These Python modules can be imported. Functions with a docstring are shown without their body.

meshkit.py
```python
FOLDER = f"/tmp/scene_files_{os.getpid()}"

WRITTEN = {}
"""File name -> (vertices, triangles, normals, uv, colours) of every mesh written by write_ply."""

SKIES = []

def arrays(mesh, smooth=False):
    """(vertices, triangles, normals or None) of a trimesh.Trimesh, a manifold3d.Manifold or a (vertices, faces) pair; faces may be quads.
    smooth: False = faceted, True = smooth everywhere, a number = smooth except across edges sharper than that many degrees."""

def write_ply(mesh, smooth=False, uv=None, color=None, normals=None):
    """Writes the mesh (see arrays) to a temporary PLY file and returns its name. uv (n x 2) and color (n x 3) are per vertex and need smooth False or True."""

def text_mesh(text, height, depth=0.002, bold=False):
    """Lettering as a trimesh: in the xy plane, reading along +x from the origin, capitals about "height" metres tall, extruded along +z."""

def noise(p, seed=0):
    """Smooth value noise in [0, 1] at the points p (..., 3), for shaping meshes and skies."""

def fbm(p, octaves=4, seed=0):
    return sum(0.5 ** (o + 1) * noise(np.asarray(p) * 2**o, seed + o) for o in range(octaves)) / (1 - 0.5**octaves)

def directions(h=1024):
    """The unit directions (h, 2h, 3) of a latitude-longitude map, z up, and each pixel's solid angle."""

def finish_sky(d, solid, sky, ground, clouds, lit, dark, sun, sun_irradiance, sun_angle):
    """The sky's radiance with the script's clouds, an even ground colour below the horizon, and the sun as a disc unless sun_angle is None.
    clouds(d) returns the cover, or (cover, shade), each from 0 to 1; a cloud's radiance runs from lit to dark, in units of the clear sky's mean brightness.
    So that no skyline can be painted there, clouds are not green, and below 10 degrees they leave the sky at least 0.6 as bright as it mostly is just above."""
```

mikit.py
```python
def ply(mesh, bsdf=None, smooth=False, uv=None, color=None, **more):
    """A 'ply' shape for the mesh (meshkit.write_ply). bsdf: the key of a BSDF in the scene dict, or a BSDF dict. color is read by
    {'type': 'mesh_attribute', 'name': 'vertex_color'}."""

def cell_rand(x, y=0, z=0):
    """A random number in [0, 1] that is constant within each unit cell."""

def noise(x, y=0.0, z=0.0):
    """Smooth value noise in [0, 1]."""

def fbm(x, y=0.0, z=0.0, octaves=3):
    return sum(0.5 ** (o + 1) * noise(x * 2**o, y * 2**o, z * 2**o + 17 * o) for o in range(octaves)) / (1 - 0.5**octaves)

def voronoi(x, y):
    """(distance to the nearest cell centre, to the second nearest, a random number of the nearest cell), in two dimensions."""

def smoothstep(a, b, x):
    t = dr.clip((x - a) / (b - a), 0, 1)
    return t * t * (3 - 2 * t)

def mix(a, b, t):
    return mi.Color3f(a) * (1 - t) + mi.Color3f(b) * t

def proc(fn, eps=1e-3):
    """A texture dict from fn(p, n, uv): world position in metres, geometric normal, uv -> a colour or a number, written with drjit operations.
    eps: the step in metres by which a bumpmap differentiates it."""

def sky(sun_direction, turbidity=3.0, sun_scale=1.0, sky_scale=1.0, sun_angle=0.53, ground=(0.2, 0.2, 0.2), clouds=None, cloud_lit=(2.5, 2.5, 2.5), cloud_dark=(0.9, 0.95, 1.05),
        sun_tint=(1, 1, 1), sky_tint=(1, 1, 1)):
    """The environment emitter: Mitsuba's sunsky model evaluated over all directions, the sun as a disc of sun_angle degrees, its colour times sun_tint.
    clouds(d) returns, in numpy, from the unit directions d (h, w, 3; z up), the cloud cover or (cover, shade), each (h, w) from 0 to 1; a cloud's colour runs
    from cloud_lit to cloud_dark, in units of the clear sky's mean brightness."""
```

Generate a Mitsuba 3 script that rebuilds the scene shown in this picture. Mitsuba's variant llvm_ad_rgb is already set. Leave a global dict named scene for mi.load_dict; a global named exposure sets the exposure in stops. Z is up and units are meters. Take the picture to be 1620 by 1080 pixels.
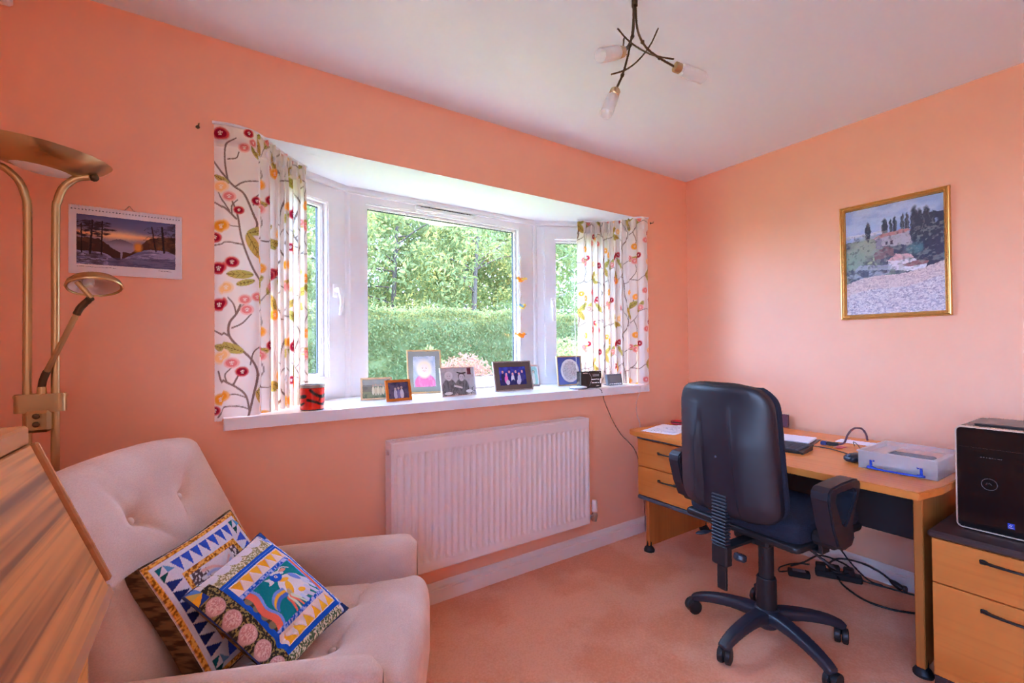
import math, numpy as np, trimesh, mitsuba as mi, mikit, meshkit, drjit as dr
import manifold3d as m3
from shapely.geometry import Polygon, Point, LineString, box as sbox
from shapely import affinity
from mikit import proc, fbm, noise, smoothstep, mix, ply

# ------------------------------------------------------------------ camera, sky, exposure
scene, labels = {}, {}
F_PX = 717.04
YAW, PITCH, ROLL = 0.5815, 0.0111, -0.0095
CAM = np.array([-2.8638, -2.0391, 1.2207])
fw = np.array([math.sin(YAW) * math.cos(PITCH), math.cos(YAW) * math.cos(PITCH), math.sin(PITCH)])
rt = np.array([math.cos(YAW), -math.sin(YAW), 0.0])
up = np.cross(rt, fw)
rt, up = math.cos(ROLL) * rt + math.sin(ROLL) * up, -math.sin(ROLL) * rt + math.cos(ROLL) * up
T = mi.ScalarTransform4f
scene['camera'] = {'type': 'perspective', 'fov_axis': 'x', 'fov': 2 * math.degrees(math.atan(810 / F_PX)), 'near_clip': 0.02, 'far_clip': 200.0,
                   'to_world': T().look_at(origin=CAM.tolist(), target=(CAM + fw).tolist(), up=up.tolist())}
SUN = np.array([-0.30, 1.0, 2.30])


def clouds(d):
    q = d / np.maximum(d[..., 2:3], 0.08)
    n = meshkit.fbm(q * 1.3 + 4.0, 4, 7)
    return np.clip((n - 0.47) * 4.0, 0, 1) * 0.85


scene['sky'] = mikit.sky(SUN, turbidity=3.2, sun_scale=0.36, sky_scale=1.5, sun_angle=1.0, sky_tint=(0.77, 1.06, 1.42), sun_tint=(1.0, 0.97, 0.93), ground=(0.34, 0.34, 0.33), clouds=clouds, cloud_lit=(2.1, 2.2, 2.4), cloud_dark=(1.2, 1.3, 1.5))
exposure = 5.6


# ------------------------------------------------------------------ helpers
def lin(*c):
    c = np.array(c, float) / 255.0
    return np.where(c <= 0.04045, c / 12.92, ((c + 0.055) / 1.055) ** 2.4)


def rgb(c):
    return {'type': 'rgb', 'value': [float(x) for x in c]}


def mat(name, color, rough=0.5, metal=0.0, spec=0.5, two=True, bump=None, bump_scale=1.0, **more):
    col = color if isinstance(color, dict) else rgb(color)
    b = {'type': 'principled', 'base_color': col, 'roughness': float(rough), 'metallic': float(metal), **more}
    if metal == 0:
        b['specular'] = float(spec)
    if bump is not None:
        b = {'type': 'bumpmap', 'arbitrary': bump, 'scale': float(bump_scale), 'bsdf': b}
    scene[name] = {'type': 'twosided', 'bsdf': b} if two else b
    return name


def numbered(key):
    if key not in scene and key not in labels:
        return key
    i = 1
    while f'{key}_{i:03d}' in scene or f'{key}_{i:03d}' in labels:
        i += 1
    return f'{key}_{i:03d}'


def thing(name, label, cat, group=None):
    k = numbered(name)
    labels[k] = {'label': label, 'category': cat}
    if group:
        labels[k]['group'] = group
    return k


def part(parent, name, mesh, m, smooth=30, label=None, kind=None, **more):
    k = numbered(parent + '__' + name)
    scene[k] = ply(mesh, m, smooth, **more)
    if label or kind:
        labels[k] = {}
        if label: labels[k]['label'] = label
        if kind: labels[k]['kind'] = kind
    return k


def solo(name, mesh, m, label, cat, smooth=30, group=None, kind=None, **more):
    k = thing(name, label, cat, group)
    scene[k] = ply(mesh, m, smooth, **more)
    if kind: labels[k]['kind'] = kind
    return k


def struct(name, mesh=None, m=None, smooth=30, label=None, **more):
    labels[name] = {'kind': 'structure', 'label': label or name.replace('_', ' ')}
    if mesh is not None:
        scene[name] = ply(mesh, m, smooth, **more)
    return name


def cat(*ms):
    return trimesh.util.concatenate([m for m in ms if m is not None])


def hullmesh(pts):
    return trimesh.convex.convex_hull(np.asarray(pts, float))


def bx(x0, x1, y0, y1, z0, z1, r=0.0):
    """Axis box with chamfered edges."""
    x0, x1 = min(x0, x1), max(x0, x1); y0, y1 = min(y0, y1), max(y0, y1); z0, z1 = min(z0, z1), max(z0, z1)
    if r <= 0:
        b = trimesh.creation.box(extents=(x1 - x0, y1 - y0, z1 - z0))
        b.apply_translation(((x0 + x1) / 2, (y0 + y1) / 2, (z0 + z1) / 2)); return b
    r = min(r, (x1 - x0) / 2.01, (y1 - y0) / 2.01, (z1 - z0) / 2.01)
    P = []
    for sx in (0, 1):
        for sy in (0, 1):
            for sz in (0, 1):
                for k in range(3):
                    q = [(x0, x1)[sx], (y0, y1)[sy], (z0, z1)[sz]]
                    for j in range(3):
                        if j != k:
                            q[j] += r if (sx, sy, sz)[j] == 0 else -r
                    P.append(q)
    return hullmesh(P)


def obox(c, ax, ay, az, hx, hy, hz, r=0.0):
    """Oriented box: centre, three unit axes, half sizes."""
    b = bx(-hx, hx, -hy, hy, -hz, hz, r)
    M = np.eye(4); M[:3, 0], M[:3, 1], M[:3, 2], M[:3, 3] = ax, ay, az, c
    b.apply_transform(M); return b


def spline(pts, n=8):
    """Catmull-Rom through the points."""
    p = np.asarray(pts, float)
    if len(p) < 3:
        t = np.linspace(0, 1, n + 1)[:, None]; return p[0] * (1 - t) + p[-1] * t
    e = np.vstack([2 * p[0] - p[1], p, 2 * p[-1] - p[-2]])
    out = []
    for i in range(len(p) - 1):
        a, b, c, d = e[i:i + 4]
        for t in np.linspace(0, 1, n, endpoint=False):
            out.append(0.5 * ((2 * b) + (c - a) * t + (2 * a - 5 * b + 4 * c - d) * t * t + (3 * b - a - 3 * c + d) * t ** 3))
    out.append(p[-1]); return np.array(out)


def sweep(path, prof, upv=(0, 0, 1), scale=None, closed=False):
    """Sweeps a closed 2-D profile (n,2) along the path; capped."""
    p = np.asarray(path, float); prof = np.asarray(prof, float); n = len(prof)
    t = np.gradient(p, axis=0)
    if closed:
        t = np.roll(p, -1, 0) - np.roll(p, 1, 0)
    t /= np.linalg.norm(t, axis=1, keepdims=True) + 1e-12
    u0 = np.array(upv, float)
    a = np.zeros_like(p)
    prev = None
    for i in range(len(p)):
        if prev is None:
            v = np.cross(t[i], u0)
            if np.linalg.norm(v) < 1e-3: v = np.cross(t[i], [1, 0.2, 0])
        else:
            v = prev - t[i] * (prev @ t[i])
        v /= np.linalg.norm(v); a[i] = v; prev = v
    b = np.cross(a, t)
    s = np.ones(len(p)) if scale is None else np.asarray(scale, float)
    V = p[:, None] + s[:, None, None] * (prof[None, :, :1] * a[:, None] + prof[None, :, 1:] * b[:, None])
    m = len(p); V = V.reshape(-1, 3); Fc = []
    for i in range(m if closed else m - 1):
        i2 = (i + 1) % m
        for j in range(n):
            k = (j + 1) % n
            Fc += [[i * n + j, i * n + k, i2 * n + k], [i * n + j, i2 * n + k, i2 * n + j]]
    if not closed:
        c0, c1 = len(V), len(V) + 1
        V = np.vstack([V, p[0], p[-1]])
        for j in range(n):
            k = (j + 1) % n
            Fc += [[c0, k, j], [c1, (m - 1) * n + j, (m - 1) * n + k]]
    msh = trimesh.Trimesh(V, Fc, process=False); return msh


def circ(r, n=10):
    a = np.arange(n) * 2 * math.pi / n
    return np.stack([r * np.cos(a), r * np.sin(a)], 1)


def tube(pts, r, n=10, k=8, sp=True, scale=None):
    path = spline(pts, k) if sp and len(pts) > 2 else np.asarray(pts, float)
    return sweep(path, circ(r, n), scale=scale)


def rrect(w, h, r, n=4):
    """Rounded rectangle outline, counter-clockwise."""
    out = []
    for cx, cy, a0 in ((w / 2 - r, h / 2 - r, 0), (-w / 2 + r, h / 2 - r, 90), (-w / 2 + r, -h / 2 + r, 180), (w / 2 - r, -h / 2 + r, 270)):
        for k in range(n + 1):
            a = math.radians(a0 + 90 * k / n); out.append((cx + r * math.cos(a), cy + r * math.sin(a)))
    return np.array(out)


def lathe(prof, n=32, origin=(0, 0, 0), axis=(0, 0, 1)):
    m = trimesh.creation.revolve(np.asarray(prof, float), sections=n)
    z = np.array(axis, float); z /= np.linalg.norm(z)
    x = np.cross([0, 1, 0] if abs(z[1]) < 0.9 else [1, 0, 0], z); x /= np.linalg.norm(x)
    M = np.eye(4); M[:3, 0], M[:3, 1], M[:3, 2], M[:3, 3] = x, np.cross(z, x), z, origin
    m.apply_transform(M); return m


def ext(poly, h, M=None):
    m = trimesh.creation.extrude_polygon(poly, h, engine='earcut')
    if M is not None: m.apply_transform(M)
    return m


def frame4(o, x, y, z):
    M = np.eye(4); M[:3, 0], M[:3, 1], M[:3, 2], M[:3, 3] = x, y, z, o; return M


def grid(nu, nv, fn):
    """Grid surface: fn(u,v arrays in [0,1]) -> (n,3). Returns mesh, u, v."""
    u, v = np.meshgrid(np.linspace(0, 1, nu), np.linspace(0, 1, nv))
    u, v = u.ravel(), v.ravel()
    P = fn(u, v)
    i, j = np.meshgrid(np.arange(nu - 1), np.arange(nv - 1)); i, j = i.ravel(), j.ravel()
    a = j * nu + i
    Fc = np.vstack([np.stack([a, a + 1, a + nu + 1], 1), np.stack([a, a + nu + 1, a + nu], 1)])
    return trimesh.Trimesh(P, Fc, process=False), u, v


def soft_box(dims, r, n):
    """Evenly meshed rounded box centred on the origin; dims full sizes, n cells per axis."""
    d = np.array(dims, float) / 2; V, Fc, base = [], [], 0
    for ax in range(3):
        a1, a2 = (ax + 1) % 3, (ax + 2) % 3
        for s in (-1, 1):
            u, v = np.meshgrid(np.linspace(-1, 1, n[a1] + 1), np.linspace(-1, 1, n[a2] + 1))
            P = np.zeros((u.size, 3)); P[:, ax] = s * d[ax]; P[:, a1] = u.ravel() * d[a1]; P[:, a2] = v.ravel() * d[a2]
            nu = n[a1] + 1
            i, j = np.meshgrid(np.arange(n[a1]), np.arange(n[a2])); q = (j * nu + i).ravel() + base
            f = np.vstack([np.stack([q, q + 1, q + nu + 1], 1), np.stack([q, q + nu + 1, q + nu], 1)])
            Fc.append(f if s > 0 else f[:, ::-1]); V.append(P); base += len(P)
    V, Fc = np.vstack(V), np.vstack(Fc)
    m = trimesh.Trimesh(V, Fc, process=False); m.merge_vertices()
    q = np.array(m.vertices); inner = np.clip(q, -(d - r), d - r); dl = q - inner
    L = np.linalg.norm(dl, axis=1, keepdims=True)
    m.vertices = np.where(L > 1e-9, inner + r * dl / np.maximum(L, 1e-9), q)
    return m


def loft(sections):
    """sections: list of (n,3) closed rings with the same n; capped."""
    S = np.array(sections); m, n = S.shape[:2]; V = S.reshape(-1, 3); Fc = []
    for i in range(m - 1):
        for j in range(n):
            k = (j + 1) % n
            Fc += [[i * n + j, i * n + k, (i + 1) * n + k], [i * n + j, (i + 1) * n + k, (i + 1) * n + j]]
    V = np.vstack([V, S[0].mean(0), S[-1].mean(0)])
    for j in range(n):
        k = (j + 1) % n
        Fc += [[m * n, k, j], [m * n + 1, (m - 1) * n + j, (m - 1) * n + k]]
    t = trimesh.Trimesh(V, Fc, process=False)
    if t.volume < 0: t.invert()
    return t


class Paint:
    """Flat print worked out at mesh vertices: x to the right, y up, in the print's own metres."""

    def __init__(s, x, y, base):
        s.x, s.y = np.asarray(x, float), np.asarray(y, float)
        s.c = np.tile(np.asarray(base, float), (len(s.x), 1))

    def put(s, a, col):
        a = np.clip(np.asarray(a, float), 0, 1)[:, None]; s.c = s.c * (1 - a) + np.asarray(col) * a; return s

    def disc(s, cx, cy, r, col, soft=0.0008, alpha=1.0):
        d = np.hypot(s.x - cx, s.y - cy); return s.put(alpha * (1 - (d - r + soft) / (2 * soft)), col)

    def ell(s, cx, cy, rx, ry, ang, col, soft=0.08, alpha=1.0):
        c, n = math.cos(ang), math.sin(ang); dx, dy = s.x - cx, s.y - cy
        d = np.hypot((dx * c + dy * n) / rx, (-dx * n + dy * c) / ry); return s.put(alpha * (1 - (d - 1 + soft) / (2 * soft)), col)

    def poly(s, pts, col, alpha=1.0):
        p = np.asarray(pts, float); ins = np.zeros(len(s.x), bool)
        for (x0, y0), (x1, y1) in zip(p, np.roll(p, -1, 0)):
            hit = ((y0 > s.y) != (y1 > s.y))
            if y1 != y0: ins ^= hit & (s.x < (x1 - x0) * (s.y - y0) / (y1 - y0) + x0)
        return s.put(alpha * ins, col)

    def rect(s, x0, x1, y0, y1, col, alpha=1.0):
        return s.put(alpha * ((s.x >= x0) & (s.x <= x1) & (s.y >= y0) & (s.y <= y1)), col)

    def line(s, pts, w, col, curve=True, soft=0.0006, alpha=1.0, taper=None):
        p = np.asarray(pts, float)
        if curve and len(p) > 2: p = spline(np.c_[p, np.zeros(len(p))], 6)[:, :2]
        lo, hi = p.min(0) - w - 0.004, p.max(0) + w + 0.004
        idx = np.nonzero((s.x > lo[0]) & (s.x < hi[0]) & (s.y > lo[1]) & (s.y < hi[1]))[0]
        if not len(idx): return s
        X = np.stack([s.x[idx], s.y[idx]], 1); best = np.full(len(idx), 9.0)
        for i, (a, b) in enumerate(zip(p[:-1], p[1:])):
            ab = b - a; t = np.clip(((X - a) @ ab) / (ab @ ab + 1e-12), 0, 1)
            ww = w / 2 * (1 if taper is None else 1 + (taper - 1) * i / len(p))
            best = np.minimum(best, np.linalg.norm(X - a - t[:, None] * ab, axis=1) - ww)
        al = np.zeros(len(s.x)); al[idx] = 1 - (best + soft) / (2 * soft); return s.put(alpha * np.clip(al, 0, 1), col)

    def n(s, fx, fy, seed=0, o=4):
        return meshkit.fbm(np.stack([s.x * fx, s.y * fy, s.x * 0 + seed * 3.7], -1), o, seed)


def printed(parent, name, origin, ax, ay, w, h, nx, ny, fn, m='mat_print', label=None):
    """A flat print: a grid w x h spanned by ax, ay from origin (lower left), coloured by fn(Paint)."""
    o, ax, ay = (np.asarray(q, float) for q in (origin, ax, ay))
    msh, u, v = grid(nx, ny, lambda u, v: o + np.outer(u * w, ax) + np.outer(v * h, ay))
    P = Paint(u * w, v * h, (0.8, 0.8, 0.8)); fn(P)
    return part(parent, name, msh, m, False, label, color=np.clip(P.c, 0, 1))


VC = {'type': 'mesh_attribute', 'name': 'vertex_color'}
X, Y, Z = np.eye(3)
rng = np.random.default_rng(5)

# ------------------------------------------------------------------ materials
def wood(base, dark, long_axis, fine=90.0, coarse=9.0, contrast=1.0, seed=0.0, tilt=0.0, stretch=0.9):
    """Straight-grained veneer; long_axis 0, 1 or 2 is the direction of the grain."""
    b, d = mi.Color3f(*map(float, base)), mi.Color3f(*map(float, dark))

    def fn(p, n, uv):
        q = [p.x, p.y, p.z]; a = q[long_axis]; s, t = [q[k] for k in range(3) if k != long_axis]
        s = s + tilt * a; t = t + tilt * a
        w = fbm(a * stretch + seed, s * coarse + 3, t * coarse, 3)
        g = fbm(a * 2.2, (s + 0.05 * w) * fine, (t + 0.05 * w) * fine + seed, 3)
        return mix(b, d, dr.clip(contrast * (0.65 * smoothstep(0.42, 0.72, w) + 0.5 * smoothstep(0.45, 0.75, g)), 0, 1))
    return proc(fn)


def wall_fn(p, n, uv):
    k = 0.97 + 0.06 * fbm(p.x * 3 + 1, p.y * 3, p.z * 3, 3)
    return mi.Color3f(0.86, 0.435, 0.265) * k


def carpet_fn(p, n, uv):
    k = fbm(p.x * 5, p.y * 5, 0.0, 3); f = fbm(p.x * 160, p.y * 160, 0.0, 2)
    return mix((0.76, 0.30, 0.15), (0.87, 0.435, 0.26), dr.clip(0.75 * smoothstep(0.3, 0.7, k) + 0.9 * (f - 0.35), 0, 1))


mat('mat_wall', proc(wall_fn), 0.45, spec=0.8)
mat('mat_ceiling', (0.73, 0.785, 0.83), 0.8, spec=0.2)
mat('mat_carpet', proc(carpet_fn), 0.95, spec=0.1, sheen=0.6, bump=proc(lambda p, n, uv: fbm(p.x * 260, p.y * 260, 0.0, 2), eps=8e-4), bump_scale=0.006)
mat('mat_gloss_white', (0.80, 0.80, 0.82), 0.22, spec=0.5)
mat('mat_skirting', (0.80, 0.69, 0.60), 0.3, spec=0.5)
mat('mat_upvc', (0.74, 0.75, 0.78), 0.28, spec=0.5)
mat('mat_seal', lin(70, 75, 80), 0.6)
scene['mat_pane'] = {'type': 'thindielectric', 'int_ior': 1.5}
mat('mat_white_metal', (0.79, 0.66, 0.61), 0.35, spec=0.5)
mat('mat_chrome', (0.7, 0.7, 0.7), 0.18, 1.0)
mat('mat_print', VC, 0.35, spec=0.4)
mat('mat_paper_print', VC, 0.8, spec=0.2)
mat('mat_fabric_print', VC, 0.9, spec=0.15)
scene['mat_curtain'] = {'type': 'principledthin', 'base_color': VC, 'roughness': 0.8, 'diff_trans': 0.9}
mat('mat_brass', (0.60, 0.46, 0.235), 0.28, 1.0)
mat('mat_brass_dark', (0.12, 0.078, 0.042), 0.35, 1.0)
mat('mat_gold_frame', (0.72, 0.42, 0.13), 0.32, 0.85)
mat('mat_silver', (0.72, 0.72, 0.74), 0.25, 0.9)
mat('mat_black_plastic', (0.012, 0.012, 0.014), 0.45)
mat('mat_chair_shell', proc(lambda p, n, uv: mi.Color3f(0.008, 0.010, 0.017) * (0.85 + 0.3 * fbm(p.x * 30, p.y * 30, p.z * 30, 2))), 0.42, spec=0.6)
mat('mat_chair_fabric', proc(lambda p, n, uv: mi.Color3f(0.018, 0.021, 0.034) * (0.6 + 0.8 * fbm(p.x * 420, p.y * 420, p.z * 420, 2))), 0.9, spec=0.2, sheen=0.5)
mat('mat_base_plastic', (0.022, 0.026, 0.038), 0.36, spec=0.6)
mat('mat_gloss_black', (0.006, 0.006, 0.007), 0.06, spec=0.6)
mat('mat_dark_top', (0.045, 0.03, 0.03), 0.35)
mat('mat_desk_wood', wood((0.66, 0.225, 0.045), (0.55, 0.155, 0.024), 1, 70, 8, 0.8), 0.3, spec=0.5)
mat('mat_desk_upright', wood((0.56, 0.18, 0.035), (0.44, 0.12, 0.02), 2, 70, 8, 0.8), 0.35, spec=0.5)
mat('mat_grey_trim', (0.07, 0.085, 0.12), 0.35)
mat('mat_bureau', wood((0.66, 0.27, 0.07), (0.25, 0.095, 0.03), 1, 80, 26, 1.0, 2.0, stretch=0.35), 0.42, spec=0.3)
mat('mat_bureau_edge', wood((0.50, 0.23, 0.085), (0.36, 0.14, 0.05), 1, 60, 6, 0.8), 0.3, spec=0.5)
mat('mat_clear_plastic', (0.80, 0.84, 0.92), 0.18, two=False, spec_trans=0.0)
scene['mat_clear_plastic'] = {'type': 'principledthin', 'base_color': rgb((0.95, 0.95, 0.97)), 'roughness': 0.12, 'spec_trans': 0.80, 'diff_trans': 1.0, 'eta': 1.2}
mat('mat_blue_plastic', lin(20, 60, 170), 0.35)
mat('mat_paper', lin(228, 228, 235), 0.85, spec=0.2)
scene['mat_frosted'] = {'type': 'principledthin', 'base_color': rgb((0.95, 0.94, 0.94)), 'roughness': 0.35, 'spec_trans': 0.55, 'diff_trans': 1.2, 'eta': 1.3}
scene['mat_clear_glass'] = {'type': 'thindielectric', 'int_ior': 1.5}
mat('mat_frost_white', (0.75, 0.76, 0.76), 0.5)


def velour_fn(p, n, uv):
    k = fbm(p.x * 9, p.y * 9, p.z * 9, 3); f = fbm(p.x * 380, p.y * 380, p.z * 380, 2)
    return mix((0.60, 0.425, 0.345), (0.74, 0.565, 0.475), dr.clip(0.6 * smoothstep(0.3, 0.7, k) + 0.8 * (f - 0.3), 0, 1))


mat('mat_velour', proc(velour_fn), 0.9, spec=0.15, sheen=0.9, sheen_tint=0.4)
scene['mat_leaf'] = {'type': 'principledthin', 'base_color': proc(lambda p, n, uv: mix((0.17, 0.23, 0.075), (0.38, 0.42, 0.18), fbm(p.x * 2.3, p.y * 2.3, p.z * 2.3, 2))), 'roughness': 0.5, 'diff_trans': 1.0}
scene['mat_hedge'] = {'type': 'principledthin', 'base_color': proc(lambda p, n, uv: mix((0.12, 0.165, 0.06), (0.28, 0.32, 0.14), fbm(p.x * 5, p.y * 5, p.z * 5, 3))), 'roughness': 0.5, 'diff_trans': 0.8}
scene['mat_pale_leaf'] = {'type': 'principledthin', 'base_color': rgb((0.30, 0.35, 0.14)), 'roughness': 0.5, 'diff_trans': 1.0}
scene['mat_pink_leaf'] = {'type': 'principledthin', 'base_color': rgb((0.40, 0.20, 0.15)), 'roughness': 0.6, 'diff_trans': 0.9}
mat('mat_birch', proc(lambda p, n, uv: mix((0.55, 0.53, 0.48), (0.10, 0.09, 0.07), smoothstep(0.55, 0.7, fbm(p.x * 5, p.y * 5, p.z * 9, 3)))), 0.9)
mat('mat_bark', (0.12, 0.095, 0.07), 0.95)
mat('mat_lawn', proc(lambda p, n, uv: mix((0.08, 0.15, 0.03), (0.17, 0.24, 0.06), fbm(p.x * 3, p.y * 3, 0.0, 4))), 0.95)
mat('mat_eave', (0.62, 0.58, 0.5), 0.6)

# ------------------------------------------------------------------ the room
H, XL, YB, Z0, Z1 = 2.40, -3.46, -3.15, 0.965, 2.065       # ceiling, left wall, back wall, sill top, head of the bay
A, B, C, D = np.array([-2.835, 0.11]), np.array([-2.285, 0.40]), np.array([-1.06, 0.415]), np.array([-0.488, 0.12])
struct('floor', bx(XL - 0.2, 0.2, YB - 0.2, 0.1, -0.1, 0), 'mat_carpet')
struct('ceiling', bx(XL - 0.2, 0.2, YB - 0.2, 0.1, H, H + 0.1), 'mat_ceiling')
fwall = Polygon([(XL - 0.2, 0), (0.2, 0), (0.2, H), (XL - 0.2, H)], [[(A[0], Z0 - 0.045), (A[0], Z1), (D[0], Z1), (D[0], Z0 - 0.045)]])
struct('wall_front', ext(fwall, 0.10, frame4((0, 0.10, 0), X, Z, -Y)), 'mat_wall')
struct('wall_right', bx(0, 0.15, YB - 0.1, 0.1, 0, H), 'mat_wall')
WY0, WY1, WZ0, WZ1 = -3.05, -1.76, 0.60, 2.20         # a second window, in the left wall beside the viewpoint
struct('wall_left', ext(Polygon([(YB - 0.1, 0), (0.1, 0), (0.1, H), (YB - 0.1, H)], [[(WY0, WZ0), (WY0, WZ1), (WY1, WZ1), (WY1, WZ0)]]), 0.15, frame4((XL - 0.15, 0, 0), Y, Z, X)), 'mat_wall')
struct('wall_back', bx(XL - 0.15, 0.15, YB - 0.12, YB, 0, H), 'mat_wall')

SK = [(0, 0), (0.018, 0), (0.018, 0.058), (0.0155, 0.062), (0.0155, 0.072), (0.012, 0.080), (0.006, 0.090), (0.004, 0.094), (0, 0.094)]


def skirting(name, a, b, nrm):
    a, b, nrm = (np.array([*q, 0.0]) for q in (a, b, nrm)); t = (b - a) / np.linalg.norm(b - a)
    m = ext(Polygon(SK), np.linalg.norm(b - a)); m.apply_transform(frame4(a, nrm, Z, t))
    if m.volume < 0: m.invert()
    struct(name, m, 'mat_skirting', 20)


skirting('baseboard_front', (XL, 0), (0, 0), (0, -1))
skirting('baseboard_right', (0, YB), (0, 0), (-1, 0))
skirting('baseboard_left', (XL, YB), (XL, 0), (1, 0))

# the bay: sill board, soffit, jambs and the three window units
out = 0.075
sillp = Polygon([(-2.835, -0.06), (-0.497, -0.06), (-0.488, -0.055), (-0.488, 0.13), (-1.04, 0.47), (-2.30, 0.47), (-2.835, 0.13)])
sill = ext(sillp.buffer(-0.006).buffer(0.006, quad_segs=4), 0.045)
sill.apply_translation((0, 0, Z0 - 0.045))
struct('sill', sill, 'mat_gloss_white', label='glossy white window sill board under the bay')
bayp = Polygon([(-2.90, 0.10), (-0.42, 0.10), (-0.42, 0.18), (-1.03, 0.505), (-2.31, 0.49), (-2.90, 0.18)])
struct('soffit', ext(bayp, 0.25, frame4((0, 0, Z1), X, Y, Z)), 'mat_ceiling', label='white soffit over the bay window')
struct('head_lining', bx(A[0], D[0], 0.001, 0.10, Z1 - 0.0015, Z1), 'mat_ceiling', label='white lining of the bay head')
struct('wall_bay', ext(Polygon([(-2.93, 0.1), (-0.40, 0.1), (-0.40, 0.2), (-0.98, 0.56), (-2.36, 0.56), (-2.93, 0.2)]), 1.2, frame4((0, 0, Z0 - 0.045 - 1.2), X, Y, Z)), 'mat_eave', label='outer bay wall under the window')


def ring(L, h, wl, wr, wb, wt, depth, ch=0.006):
    """Rectangular frame, front face at local z = 0 towards the room, set back outwards; chamfered inner edge."""
    ch = min(ch, 0.3 * min(wl, wr, wb, wt)); outer = sbox(0, 0, L, h); inner = sbox(wl, wb, L - wr, h - wt)
    a = ext(outer.difference(inner), depth - ch)
    b = ext(outer.buffer(-ch, join_style=2).difference(inner.buffer(ch, join_style=2)), ch)
    b.apply_translation((0, 0, depth - ch))
    return cat(a, b)


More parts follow.
